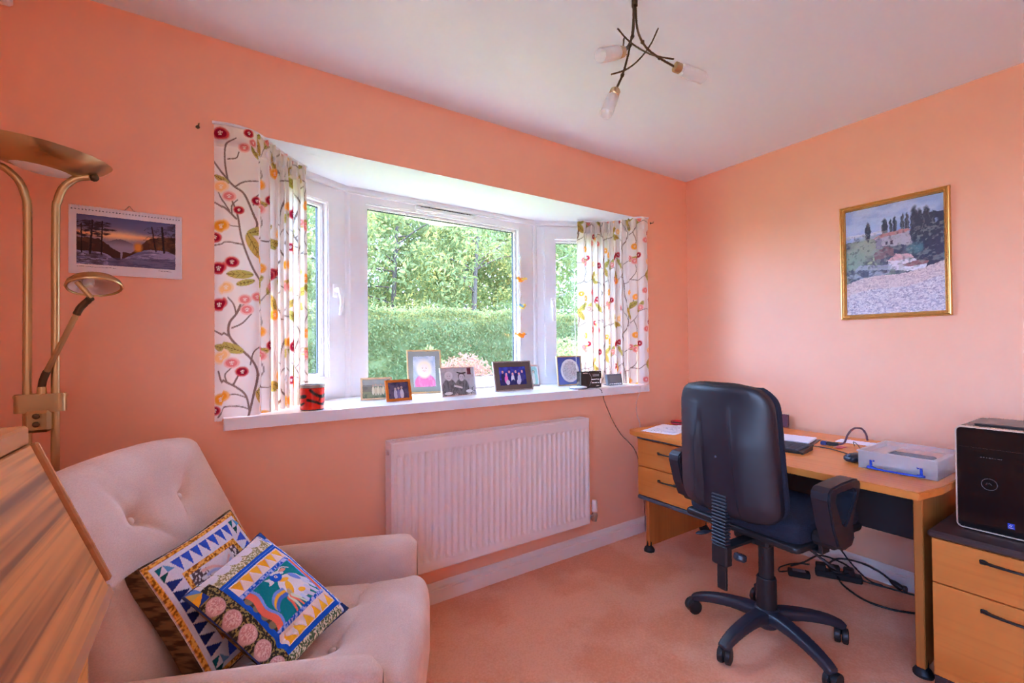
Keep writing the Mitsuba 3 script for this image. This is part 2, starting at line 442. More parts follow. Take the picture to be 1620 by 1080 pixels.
def window_unit(name, P0, P1, label, sash, handle=None, margins=(0.06, 0.06), vent=False):
    t = np.array([*(P1 - P0), 0.0]); L = np.linalg.norm(t); t /= L; nin = np.array([t[1], -t[0], 0.0])
    if nin[1] > 0: nin = -nin
    M = frame4(np.array([P0[0], P0[1], Z0]) - nin * 0.07, t, Z, nin); h = Z1 - Z0
    k = struct(name, label=label)

    def put(nm, m, mt, sm=20):
        m.apply_transform(M)
        if m.volume < 0: m.invert()
        return part(k, nm, m, mt, sm)
    ml, mr = margins
    put('frame', ring(L, h, ml, mr, 0.055, 0.075, 0.07), 'mat_upvc')
    gl, gr, gb, gt = ml, mr, 0.055, 0.075
    if sash:
        s = ring(L - ml - mr + 0.03, h - 0.13 + 0.03, 0.07, 0.07, 0.075, 0.065, 0.075)
        s.apply_translation((ml - 0.015, 0.040, 0.01)); put('sash', s, 'mat_upvc')
        gl, gr, gb, gt = ml + 0.055, mr + 0.055, 0.115, 0.125
    bd = ring(L - gl - gr, h - gb - gt, 0.016, 0.016, 0.016, 0.016, 0.03, 0.008); bd.apply_translation((gl, gb, 0.015 if not sash else 0.025)); put('glazing_bead', bd, 'mat_upvc')
    sl = ring(L - gl - gr - 0.03, h - gb - gt - 0.03, 0.004, 0.004, 0.004, 0.004, 0.012, 0.001); sl.apply_translation((gl + 0.015, gb + 0.015, 0.018)); put('seal', sl, 'mat_seal')
    pane = trimesh.Trimesh([[gl, gb, 0.02], [L - gr, gb, 0.02], [L - gr, h - gt, 0.02], [gl, h - gt, 0.02]], [[0, 1, 2], [0, 2, 3]], process=False)
    pane.apply_transform(M); part(k, 'pane', pane, 'mat_pane', False)
    cv = ext(Polygon([(0, 0), (0.013, 0), (0.013, 0.010), (0.008, 0.020), (0.007, 0.036), (0, 0.036)]), L)
    cv.apply_transform(frame4(np.array([P0[0], P0[1], Z1 - 0.036]), nin, Z, t))
    if cv.volume < 0: cv.invert()
    part(k, 'head_trim', cv, 'mat_upvc', 20)
    if handle is not None:
        hx, hz = handle; hb = part(k, 'handle', cat(*[q.apply_transform(M) or q for q in [
            bx(hx - 0.014, hx + 0.014, hz - 0.035, hz + 0.035, 0.084, 0.094, 0.004), bx(hx - 0.009, hx + 0.009, hz - 0.009, hz + 0.012, 0.09, 0.125, 0.004)]],
            sweep(np.array([M[:3, 3] + t * (hx + q[0]) + Z * (hz + q[1]) + nin * q[2] for q in spline([(0, 0.012, 0.118), (0, -0.02, 0.128), (0, -0.05, 0.138), (0, -0.09, 0.134), (0, -0.125, 0.128)], 5)]), rrect(0.02, 0.012, 0.005, 3))), 'mat_gloss_white')
    if vent:
        v0, v1 = vent
        vt = part(k, 'trickle_vent', cat(*[q.apply_transform(M) or q for q in [bx(v0, v1, h - 0.064, h - 0.040, 0.068, 0.082, 0.005), bx(v0 - 0.006, v0 + 0.02, h - 0.066, h - 0.038, 0.068, 0.086, 0.005), bx(v1 - 0.02, v1 + 0.006, h - 0.066, h - 0.038, 0.068, 0.086, 0.005)]]), 'mat_upvc')
        part(vt, 'slot', bx(v0 + 0.03, v1 - 0.03, h - 0.043, h - 0.0395, 0.0815, 0.0825).apply_transform(M), 'mat_seal')
    return k


window_unit('window_1', A, B, 'left angled casement of the white bay window behind the left curtain', True, (0.53, 0.545), (0.05, 0.075))
window_unit('window_2', B, C, 'large fixed centre pane of the white bay window', False, None, (0.10, 0.135), (0.38, 0.76))
window_unit('window_3', C, D, 'right angled casement of the white bay window by the right curtain', True, (0.115, 0.545), (0.075, 0.05))
for i, P in enumerate((B, C)):
    struct(f'trim_{i + 1}', cat(lathe([(0, 0), (0.022, 0), (0.022, Z1 - Z0 - 0.036), (0, Z1 - Z0 - 0.036)], 16, (P[0], P[1] + 0.012, Z0)), bx(P[0] - 0.045, P[0] + 0.045, P[1] + 0.01, P[1] + 0.09, Z0, Z1)), 'mat_upvc', label='white corner post of the bay window')
kd = struct('window_4', label='second window, in the left wall beside the viewpoint')
for i in range(2):
    wdt = (WY1 - WY0) / 2; part(kd, 'frame', ring(wdt, WZ1 - WZ0, 0.06, 0.06, 0.07, 0.06, 0.06).apply_transform(frame4((XL - 0.12, WY0 + wdt * i, WZ0), Y, Z, X)), 'mat_upvc')
    a, b = WY0 + wdt * i + 0.06, WY0 + wdt * (i + 1) - 0.06
    part(kd, 'pane', trimesh.Trimesh([[XL - 0.09, a, WZ0 + 0.07], [XL - 0.09, b, WZ0 + 0.07], [XL - 0.09, b, WZ1 - 0.06], [XL - 0.09, a, WZ1 - 0.06]], [[0, 1, 2], [0, 2, 3]], process=False), 'mat_pane', False)
# the small pitched canopy over the bay, outside
struct('trim_3', ext(Polygon([(-2.96, 0.185), (-2.90, 0.181), (-2.31, 0.492), (-1.03, 0.507), (-0.42, 0.181), (-0.36, 0.185), (-1.02, 0.56), (-1.605, 0.82), (-2.30, 0.55)]), 0.05, frame4((0, 0, 2.048), X, Y, Z)), 'mat_eave', label='eave of the bay canopy outside')

# ------------------------------------------------------------------ outside: lawn, hedge, trees, shrubs
struct('ground', bx(-30, 30, 0.6, 45, -0.4, -0.3), 'mat_lawn', label='lawn outside the window')


def leaves(centres, size, flat=0.4, seed=1, curl=True):
    """One folded four-point leaf at each centre."""
    g = np.random.default_rng(seed); n = len(centres); a = g.normal(size=(n, 3)); a /= np.linalg.norm(a, axis=1, keepdims=True)
    b = np.cross(a, g.normal(size=(n, 3))); b /= np.linalg.norm(b, axis=1, keepdims=True)
    s = size * g.uniform(0.6, 1.3, (n, 1)); c = np.cross(a, b)
    V = np.stack([centres - a * s, centres + b * s * flat - c * s * 0.15, centres + a * s, centres - b * s * flat - c * s * 0.15], 1).reshape(-1, 3)
    q = np.arange(n) * 4
    return trimesh.Trimesh(V, np.vstack([np.stack([q, q + 1, q + 2], 1), np.stack([q, q + 2, q + 3], 1)]), process=False)


def hedge(x0, x1, y0, y1, top, n, seed, label):
    g = np.random.default_rng(seed)
    k = thing('clipped_hedge', label, 'hedge')
    core = soft_box((x1 - x0 - 0.2, y1 - y0 - 0.2, top + 0.3 - 0.1), 0.15, (60, 6, 20)); core.apply_translation(((x0 + x1) / 2, (y0 + y1) / 2, (top - 0.4) / 2))
    core.vertices += (meshkit.fbm(core.vertices * 2.2, 3, seed) - 0.5)[:, None] * np.array([0, 0.25, 0.15])
    part(k, 'stems', core, 'mat_hedge', True)
    P = []
    m = int(n * 0.62); P.append(np.stack([g.uniform(x0, x1, m), y0 + np.abs(g.normal(0, 0.05, m)), g.uniform(-0.3, top, m)], 1))
    m = int(n * 0.38); P.append(np.stack([g.uniform(x0, x1, m), g.uniform(y0, y1, m), top + g.normal(0, 0.035, m)], 1))
    P = np.vstack(P); bump = (meshkit.fbm(P * np.array([1.3, 1.3, 1.6]), 3, seed + 1) - 0.5)
    P[:, 1] += bump * 0.35; P[:, 2] += bump * 0.2
    part(k, 'foliage', leaves(P, 0.034, 0.45, seed), 'mat_hedge', False, kind='stuff')
    sp = g.uniform(x0, x1, 500); sh = []
    for q in range(500):      # long shoots along the top
        b = np.array([sp[q], g.uniform(y0, y1), top]); d = np.array([g.normal(0, 0.4), g.normal(0, 0.4), 1.0]); L = g.uniform(0.05, 0.2)
        sh.append(b + d * L * np.linspace(0, 1, 5)[:, None])
    part(k, 'shoots', leaves(np.vstack(sh), 0.028, 0.4, seed + 2), 'mat_pale_leaf', False, kind='stuff')


hedge(-4.5, 7.5, 5.7, 7.0, 1.88, 62000, 11, 'long clipped green hedge across the garden, seen through the centre pane')


def tree(x, y, h, r, n, seed, label, trunk='mat_bark', lean=0.0, base=0.35, leafm='mat_leaf', size=0.075, tr=0.11):
    g = np.random.default_rng(seed); k = thing('garden_tree', label, 'tree', None)
    tp = [(x, y, -0.3), (x + lean * 0.3, y, h * 0.3), (x + lean * 0.7, y + 0.1, h * 0.6), (x + lean, y, h * 0.92)]
    path = spline(tp, 8)
    part(k, 'trunk', sweep(path, circ(tr, 9), scale=np.linspace(1, 0.25, len(path))), trunk, True)
    cl = []
    for q in range(26):
        t = g.uniform(base, 1.0); c0 = path[int(t * (len(path) - 1))]; a = g.uniform(0, 6.283); R = r * (1.05 - 0.75 * abs(t - 0.5) * 1.2) * g.uniform(0.35, 1.0)
        end = c0 + np.array([math.cos(a) * R, math.sin(a) * R, g.uniform(-0.1, 0.35) * r])
        if q < 18:
            b = tube([c0, (c0 + end) / 2 + [0, 0, 0.12], end], 0.028, 5, 4, scale=np.linspace(1, 0.25, 9)); part(k, 'branch', b, 'mat_bark' if trunk == 'mat_bark' else trunk, True)
        cl.append((end, g.uniform(0.35, 0.7) * r * 0.62))
    P = []
    for c, s in cl:
        m = n // len(cl); d = g.normal(size=(m, 3)); d /= np.linalg.norm(d, axis=1, keepdims=True); P.append(c + d * s * (g.uniform(0.15, 1.0, (m, 1)) ** 0.5) * [1, 1, 0.8])
    part(k, 'foliage', leaves(np.vstack(P), size, 0.42, seed + 1), leafm, False, kind='stuff')


TREES = [(-3.4, 9.2, 6.0, 2.0, 7000, 'dense leafy tree behind the hedge, seen past the left curtain', 'mat_bark', 0.2),
         (-0.9, 9.6, 7.0, 2.2, 7000, 'pale trunked birch with a leaning stem behind the left end of the hedge', 'mat_birch', -0.9),
         (1.3, 10.6, 6.5, 2.3, 8000, 'full green tree behind the hedge in the middle of the centre pane', 'mat_bark', 0.3),
         (3.0, 9.0, 6.0, 2.0, 7000, 'yellow-green tree behind the right half of the hedge in the centre pane', 'mat_bark', 0.4),
         (6.0, 9.6, 7.0, 2.0, 7500, 'slim white birch framed by the right casement', 'mat_birch', 0.15),
         (7.6, 11.5, 6.5, 2.4, 7000, 'bushy tree far right behind the right curtain', 'mat_bark', 0.3),
         (2.2, 14.0, 9.0, 3.2, 8000, 'tall tree in the second row behind the green one', 'mat_bark', 0.2),
         (-1.8, 13.5, 8.5, 3.2, 8000, 'tall tree in the second row behind the leaning birch', 'mat_bark', 0.2),
         (8.4, 13.6, 9.0, 3.4, 9000, 'tall dense tree in the second row seen through the right casement', 'mat_bark', 0.3),
         (6.2, 14.5, 9.0, 3.2, 7000, 'tall tree in the second row behind the white birch', 'mat_bark', -0.2)]
TREES += [(x, 19.0 + 1.5 * (i % 2), 10.0, 4.2, 5200, lb, 'mat_bark', 0.0) for i, (x, lb) in enumerate(((-6.5, 'far broad tree closing the view behind the left casement'), (-0.5, 'far broad tree behind the leaning birch'), (5.0, 'far broad tree behind the middle of the hedge'), (11.0, 'far broad tree closing the view behind the right casement')))]
for i, (x, y, h, r, n, lb, tk, ln) in enumerate(TREES):
    tree(x, y, h, r, n, 40 + i * 3, lb, tk, ln, 0.22 if i < 6 else 0.12, size=0.085 if i < 6 else 0.12 if i < 10 else 0.20)


def shrub(name, label, cx, cy, z0, rx, ry, rz, n, size, m, seed, stems=7):
    g = np.random.default_rng(seed); k = thing(name, label, 'shrub')
    d = g.normal(size=(n, 3)); d /= np.linalg.norm(d, axis=1, keepdims=True); P = np.array([cx, cy, z0 + rz * 0.9]) + d * [rx, ry, rz] * (g.uniform(0.2, 1, (n, 1)) ** 0.4)
    P = P[P[:, 2] > z0 - 0.02]
    part(k, 'foliage', leaves(P, size, 0.4, seed), m, False, kind='stuff')
    for q in range(stems):
        a = g.uniform(0, 6.283); part(k, 'stem', tube([(cx, cy, -0.3), (cx + 0.2 * rx * math.cos(a), cy + 0.2 * ry * math.sin(a), z0 + 0.3 * rz), (cx + 0.8 * rx * math.cos(a), cy + 0.8 * ry * math.sin(a), z0 + 1.3 * rz)], 0.012, 5, 4), 'mat_bark', True)


shrub('flowering_shrub', 'low pink flowering shrub outside below the centre pane', -0.155, 3.2, 0.25, 0.46, 0.35, 0.47, 3400, 0.026, 'mat_pink_leaf', 91)
shrub('garden_shrub', 'small yellow-green shrub behind the pink flowering one', -0.27, 4.1, 0.45, 0.22, 0.2, 0.42, 600, 0.04, 'mat_pale_leaf', 92)
shrub('garden_shrub', 'tall pale-leaved shrub framed by the right casement', 2.25, 3.9, -0.2, 0.75, 0.6, 0.85, 5200, 0.035, 'mat_pale_leaf', 93)

# ------------------------------------------------------------------ radiator
def build_radiator():
    x0, x1, z0, z1, yf, yb = -2.222, -1.073, 0.205, 0.805, -0.110, -0.038
    k = thing('radiator', 'white fluted panel radiator on the wall under the window sill', 'radiator')
    n = 34; pitch = (x1 - x0 - 0.03) / n; xs, dx = [x0, x0 + 0.008], [0, 0]
    for i in range(n):
        a = x0 + 0.015 + i * pitch
        for o, d in ((0.12, 0), (0.24, 0.6), (0.34, 1), (0.66, 1), (0.76, 0.6), (0.88, 0)): xs.append(a + o * pitch); dx.append(d)
    xs += [x1 - 0.008, x1]; dx += [0, 0]
    zs = [z0, z0 + 0.006, z0 + 0.040, z0 + 0.046, z0 + 0.054, z0 + 0.060, z1 - 0.070, z1 - 0.064, z1 - 0.056, z1 - 0.050, z1 - 0.006, z1]; dz = [0, 0, 0, 0.5, 0.9, 1, 1, 0.9, 0.5, 0, 0, 0]
    xs, dx, zs, dz = map(np.array, (xs, dx, zs, dz)); U, W = np.meshgrid(xs, zs); Dp = np.outer(dz, dx) * 0.0075
    edge = np.zeros_like(U); edge[0] = edge[-1] = 0.004; edge[:, 0] = edge[:, -1] = 0.004
    V = np.stack([U, yf + Dp + edge, W], -1).reshape(-1, 3); nu = len(xs); i, j = np.meshgrid(np.arange(nu - 1), np.arange(len(zs) - 1)); q = (j * nu + i).ravel()
    part(k, 'front_panel', trimesh.Trimesh(V, np.vstack([np.stack([q, q + 1, q + nu + 1], 1), np.stack([q, q + nu + 1, q + nu], 1)]), process=False), 'mat_white_metal', 25)
    part(k, 'back_panel', bx(x0 + 0.01, x1 - 0.01, yb, yb + 0.012, z0 + 0.01, z1 - 0.01, 0.003), 'mat_white_metal')
    for sx, nm in ((x0 - 0.003, 'side_panel'), (x1, 'side_panel')):
        part(k, nm, bx(sx, sx + 0.004, yf + 0.004, yb + 0.012, z0 + 0.008, z1 + 0.002, 0.0015), 'mat_white_metal')
    bars = [bx(x0, x1, yf + 0.002, yf + 0.012, z1 - 0.004, z1 + 0.003, 0.001), bx(x0, x1, yb, yb + 0.010, z1 - 0.004, z1 + 0.003, 0.001), bx(x0, x1, yf + 0.034, yf + 0.040, z1 - 0.004, z1 + 0.002)]
    for i in range(62):
        a = x0 + 0.012 + i * (x1 - x0 - 0.03) / 61; bars.append(bx(a, a + 0.008, yf + 0.008, yb + 0.006, z1 - 0.003, z1 + 0.001))
    part(k, 'top_grille', cat(*bars), 'mat_white_metal', False)
    part(k, 'fins', cat(*[bx(x0 + 0.05 + i * 0.035, x0 + 0.052 + i * 0.035, yf + 0.012, yb, z0 + 0.03, z1 - 0.03) for i in range(31)]), 'mat_white_metal', False)
    part(k, 'bleed_plug', lathe([(0, 0), (0.012, 0), (0.012, 0.006), (0.006, 0.010), (0, 0.010)], 6, (x0 - 0.003, yf + 0.038, z1 - 0.045), (-1, 0, 0)), 'mat_chrome', False, 'small metal bleed plug')
    v = part(k, 'valve', cat(lathe([(0, 0), (0.013, 0), (0.013, 0.022), (0.017, 0.024), (0.017, 0.040), (0.012, 0.044), (0.012, 0.058), (0, 0.058)], 14, (x1 + 0.045, yf + 0.012, z0 + 0.004)), tube([(x1 + 0.002, yf + 0.012, z0 + 0.035), (x1 + 0.045, yf + 0.012, z0 + 0.035)], 0.010, 10, sp=False), tube([(x1 + 0.045, yf + 0.012, z0 + 0.012), (x1 + 0.045, -0.0005, z0 + 0.012)], 0.008, 10, sp=False)), 'mat_chrome', 30, 'chrome valve body')
    part(v, 'valve_cap', lathe([(0, 0), (0.017, 0), (0.0175, 0.045), (0.013, 0.064), (0, 0.066)], 18, (x1 + 0.045, yf + 0.012, z0 + 0.060)), 'mat_white_metal', 30, 'white valve cap')
    for bxp in (x0 + 0.2, x1 - 0.2): part(k, 'bracket', bx(bxp - 0.02, bxp + 0.02, yb + 0.011, -0.0005, z0 + 0.05, z1 - 0.05), 'mat_white_metal')


build_radiator()


# ------------------------------------------------------------------ armchair
CF, CN, CO = np.array([0.882, -0.470, 0.0]), np.array([-0.470, -0.882, 0.0]), np.array([-2.43, -0.72, 0.0])   # facing, to its near side, mid of the arm fronts


def chair_space(m):
    m.apply_transform(frame4(CO, CF, -CN, Z)); return m


def dimple(P, c, n, depth, rad):
    d = P - np.asarray(c); d = d - np.outer(d @ n, n); r = np.linalg.norm(d, axis=1)
    return -depth * np.exp(-(r / rad) ** 1.3)


def build_armchair():
    k = thing('armchair', 'low pink-beige velour armchair with a button-tufted back, beside the wooden bureau', 'armchair')
    # local axes: u forward (x), v to the far side (y), z up
    tilt = math.radians(26); bn = np.array([math.cos(tilt), 0, math.sin(tilt)]); bu = np.array([-math.sin(tilt), 0, math.cos(tilt)])
    b = soft_box((0.15, 0.62, 0.66), 0.055, (8, 96, 104)); P = np.array(b.vertices)
    hh = P[:, 2] / 0.33
    taper = np.where(hh > 0, 1 - 0.03 * hh ** 2, 1 + 0.02 * -hh); P[:, 1] *= taper
    front = np.clip((P[:, 0] + 0.02) / 0.095, 0, 1)
    P[:, 2] += np.where(hh > 0.2, -0.030 * (np.abs(P[:, 1]) / 0.31) ** 2.5 * np.clip((hh - 0.2) / 0.8, 0, 1), 0)
    P[:, 0] += front * 0.018 * (1 - (P[:, 1] / 0.31) ** 2)
    btn = [(0.11, 0.135), (-0.09, 0.135), (0.11, -0.075), (-0.09, -0.075)]
    for v, z in btn:
        r = np.hypot(P[:, 1] - v, P[:, 2] - z); P[:, 0] -= front * (0.030 * np.exp(-(r / 0.022) ** 1.1) + 0.020 * np.exp(-(r / 0.075) ** 1.5))
        for v2, z2 in btn:
            if (v2, z2) > (v, z):
                a, q = np.array([v, z]), np.array([v2, z2]); ab = q - a; X_ = P[:, 1:] - a; t = np.clip(X_ @ ab / (ab @ ab), 0, 1); dd = np.linalg.norm(X_ - t[:, None] * ab, axis=1)
        for sgn in (1,):
            d2 = np.abs((P[:, 1] - v) * 0.9 - sgn * np.sign(v) * (P[:, 2] - z) * 0.6); P[:, 0] -= front * 0.010 * np.exp(-(d2 / 0.010) ** 2) * np.exp(-(r / 0.10) ** 2)
    b.vertices = P[:, :1] * bn + P[:, 1:2] * Y + P[:, 2:] * bu + np.array([-0.643, 0.005, 0.628])
    bk = part(k, 'backrest', chair_space(b), 'mat_velour', True)
    for v, z in btn:
        c = np.array([-0.643, 0.005, 0.628]) + bn * (0.075 + 0.016 - 0.040) + Y * v + bu * z
        s = trimesh.creation.icosphere(2, 0.0105); s.vertices = s.vertices * [0.6, 1, 1]; s.vertices = s.vertices[:, :1] * bn + s.vertices[:, 1:2] * Y + s.vertices[:, 2:] * bu + c
        part(bk, 'button', chair_space(s), 'mat_velour', True)
    # seat cushion, wider in front of the arms
    s = soft_box((0.62, 0.60, 0.21), 0.065, (80, 80, 16)); P = np.array(s.vertices)
    fr = np.clip((P[:, 0] - 0.21) / 0.10, 0, 1); P[:, 1] *= 1 - 0.13 * (1 - fr * fr * (3 - 2 * fr))
    topw = np.clip((P[:, 2] - 0.02) / 0.08, 0, 1)
    P[:, 2] += topw * (0.014 * (1 - (P[:, 1] / 0.31) ** 2) + 0.012 * np.clip(P[:, 0] / 0.3, -0.5, 1))
    for v in (0.13, -0.08):
        for u in (0.08, -0.12):
            r = np.hypot(P[:, 0] - u, P[:, 1] - v); P[:, 2] -= topw * (0.030 * np.exp(-(r / 0.024) ** 1.1) + 0.022 * np.exp(-(r / 0.085) ** 1.5)); P[:, 2] -= topw * 0.008 * np.exp(-((P[:, 0] - u - 0.4 * (P[:, 1] - v)) / 0.014) ** 2) * np.exp(-(r / 0.12) ** 2)
    P[:, 0] += np.clip((P[:, 0] - 0.2) / 0.1, 0, 1) * (0.03 * (1 - (P[:, 1] / 0.31) ** 2) - 0.01)
    s.vertices = P + np.array([-0.225, -0.0, 0.315])
    st = part(k, 'seat', chair_space(s), 'mat_velour', True)
    for v in (0.13, -0.08):
        q = trimesh.creation.icosphere(2, 0.010); q.vertices = q.vertices * [1, 1, 0.6] + [-0.145, v, 0.395]; part(st, 'button', chair_space(q), 'mat_velour', True)
    # arms: a padded rail that swells and rises to the front
    for sg in (1, -1):
        secs = []
        for t in np.linspace(0, 1, 26):
            u = -0.66 + 0.695 * t; top = 0.515 + 0.016 * math.cos((t - 1.0) * 2.6); bot = 0.33 - 0.03 * t if t < 0.9 else 0.303 + 0.0; half = 0.044 + 0.012 * t
            e = min(1.0, math.sqrt(max(1 - ((t - 0.93) / 0.07) ** 2, 0.02))) if t > 0.93 else 1.0
            cz, hz = (top + bot) / 2, (top - bot) / 2 * (0.55 + 0.45 * e)
            rr = rrect(2 * half * (0.4 + 0.6 * e), 2 * hz, min(0.043, half * (0.4 + 0.6 * e) * 0.95), 6)
            secs.append(np.c_[np.full(len(rr), u), rr[:, 0] + sg * (0.330 + 0.004 * t), rr[:, 1] + cz + (0.02 * (1 - e))])
        part(k, 'arm', chair_space(loft(secs)), 'mat_velour', 50)
        part(k, 'side_panel', chair_space(bx(-0.66, -0.05, sg * 0.33 - 0.03, sg * 0.33 + 0.03, 0.10, 0.34, 0.015)), 'mat_velour')
    part(k, 'seat_frame', chair_space(bx(-0.62, 0.02, -0.30, 0.30, 0.10, 0.215, 0.015)), 'mat_velour')
    for u in (-0.56, -0.03):
        for v in (-0.26, 0.26): part(k, 'leg', chair_space(lathe([(0, 0), (0.014, 0), (0.022, 0.105), (0, 0.105)], 16, (u, v, 0))), 'mat_bureau_edge')


build_armchair()


# ------------------------------------------------------------------ the two embroidered cushions
def cushion(label, corners, thick, size, paint, back_col, gusset=False, n=150):
    TL, TR, BR, BL = (CO + CF * c[0] + CN * c[1] + Z * c[2] for c in corners)
    k = thing('cushion', label, 'cushion', 'embroidered cushions in the armchair')
    nrm = np.cross(TR - TL, TL - BL); nrm /= np.linalg.norm(nrm)

    def body(sign, nn):
        def fn(u, v):
            a, b = 2 * u - 1, 2 * v - 1
            pin = 1 - 0.035 * (1 - b * b) ** 1 * np.abs(a) ** 3, 1 - 0.035 * (1 - a * a) * np.abs(b) ** 3
            uu, vv = (a * pin[0] + 1) / 2, (b * pin[1] + 1) / 2
            P = (BL[None] * ((1 - uu) * (1 - vv))[:, None] + BR[None] * (uu * (1 - vv))[:, None] + TR[None] * (uu * vv)[:, None] + TL[None] * ((1 - uu) * vv)[:, None])
            h = np.maximum((1 - a ** 2) * (1 - b ** 2), 0) ** 0.42
            w = meshkit.fbm(np.stack([u * 3.1, v * 3.1, u * 0 + sign * 3], -1), 3, 8) - 0.5
            cr = np.exp(-((v - 0.20 - 0.10 * (u - 0.3)) / 0.035) ** 2) * np.exp(-((u - 0.30) / 0.22) ** 2) if sign > 0 and not gusset else 0
            return P + nrm * (sign * ((thick if sign > 0 or not gusset else 0.6 * thick) * h) + 0.016 * w * h - 0.016 * cr)[:, None] + (nrm * (0.0 if sign > 0 else -0.045) if gusset else 0)
        return grid(nn, nn, fn)
    m, u, v = body(1, n)
    P = Paint(u * size, v * size, (0.8, 0.78, 0.75)); paint(P, size)
    part(k, 'front_cover', m, 'mat_fabric_print', True, 'embroidered front', color=np.clip(P.c, 0, 1))
    m2, u2, v2 = body(-1, 50); m2.invert()
    part(k, 'back_cover', m2, back_col, True)
    e = np.linspace(0, 1, 30)
    rim = np.vstack([BL + np.outer(e, BR - BL), BR + np.outer(e[1:], TR - BR), TR + np.outer(e[1:], TL - TR), TL + np.outer(e[1:-1], BL - TL)])
    inward = (TL + TR + BL + BR) / 4 - rim; s_ = np.concatenate([e, e[1:], e[1:], e[1:-1]]); rim = rim + inward * (0.035 * (4 * s_ * (1 - s_)))[:, None] * 1.6
    if gusset: part(k, 'gusset', sweep(rim - nrm * 0.0225, rrect(0.012, 0.046, 0.004, 2), upv=nrm, closed=True), back_col, 40)
    else: part(k, 'piping', sweep(rim, circ(0.0035, 6), closed=True), 'mat_cushion_seam', True)
    return k


L = lin
mat('mat_cushion_seam', lin(50, 60, 110), 0.9)
mat('mat_cushion_brown', proc(lambda p, n, uv: mix((0.195, 0.107, 0.045), (0.061, 0.032, 0.016), smoothstep(0.4, 0.65, fbm(p.x * 25, p.y * 25, p.z * 90, 3)))), 0.95, spec=0.1)


def speckle(P, mask, cols, f, seed=0):
    """Stitched dots: small cells alternating between the colours."""
    n = meshkit.noise(np.stack([P.x * f, P.y * f, P.x * 0 + seed], -1), seed)
    P.put(mask * (n > 0.56), cols[0]); P.put(mask * (n < 0.40), cols[1])


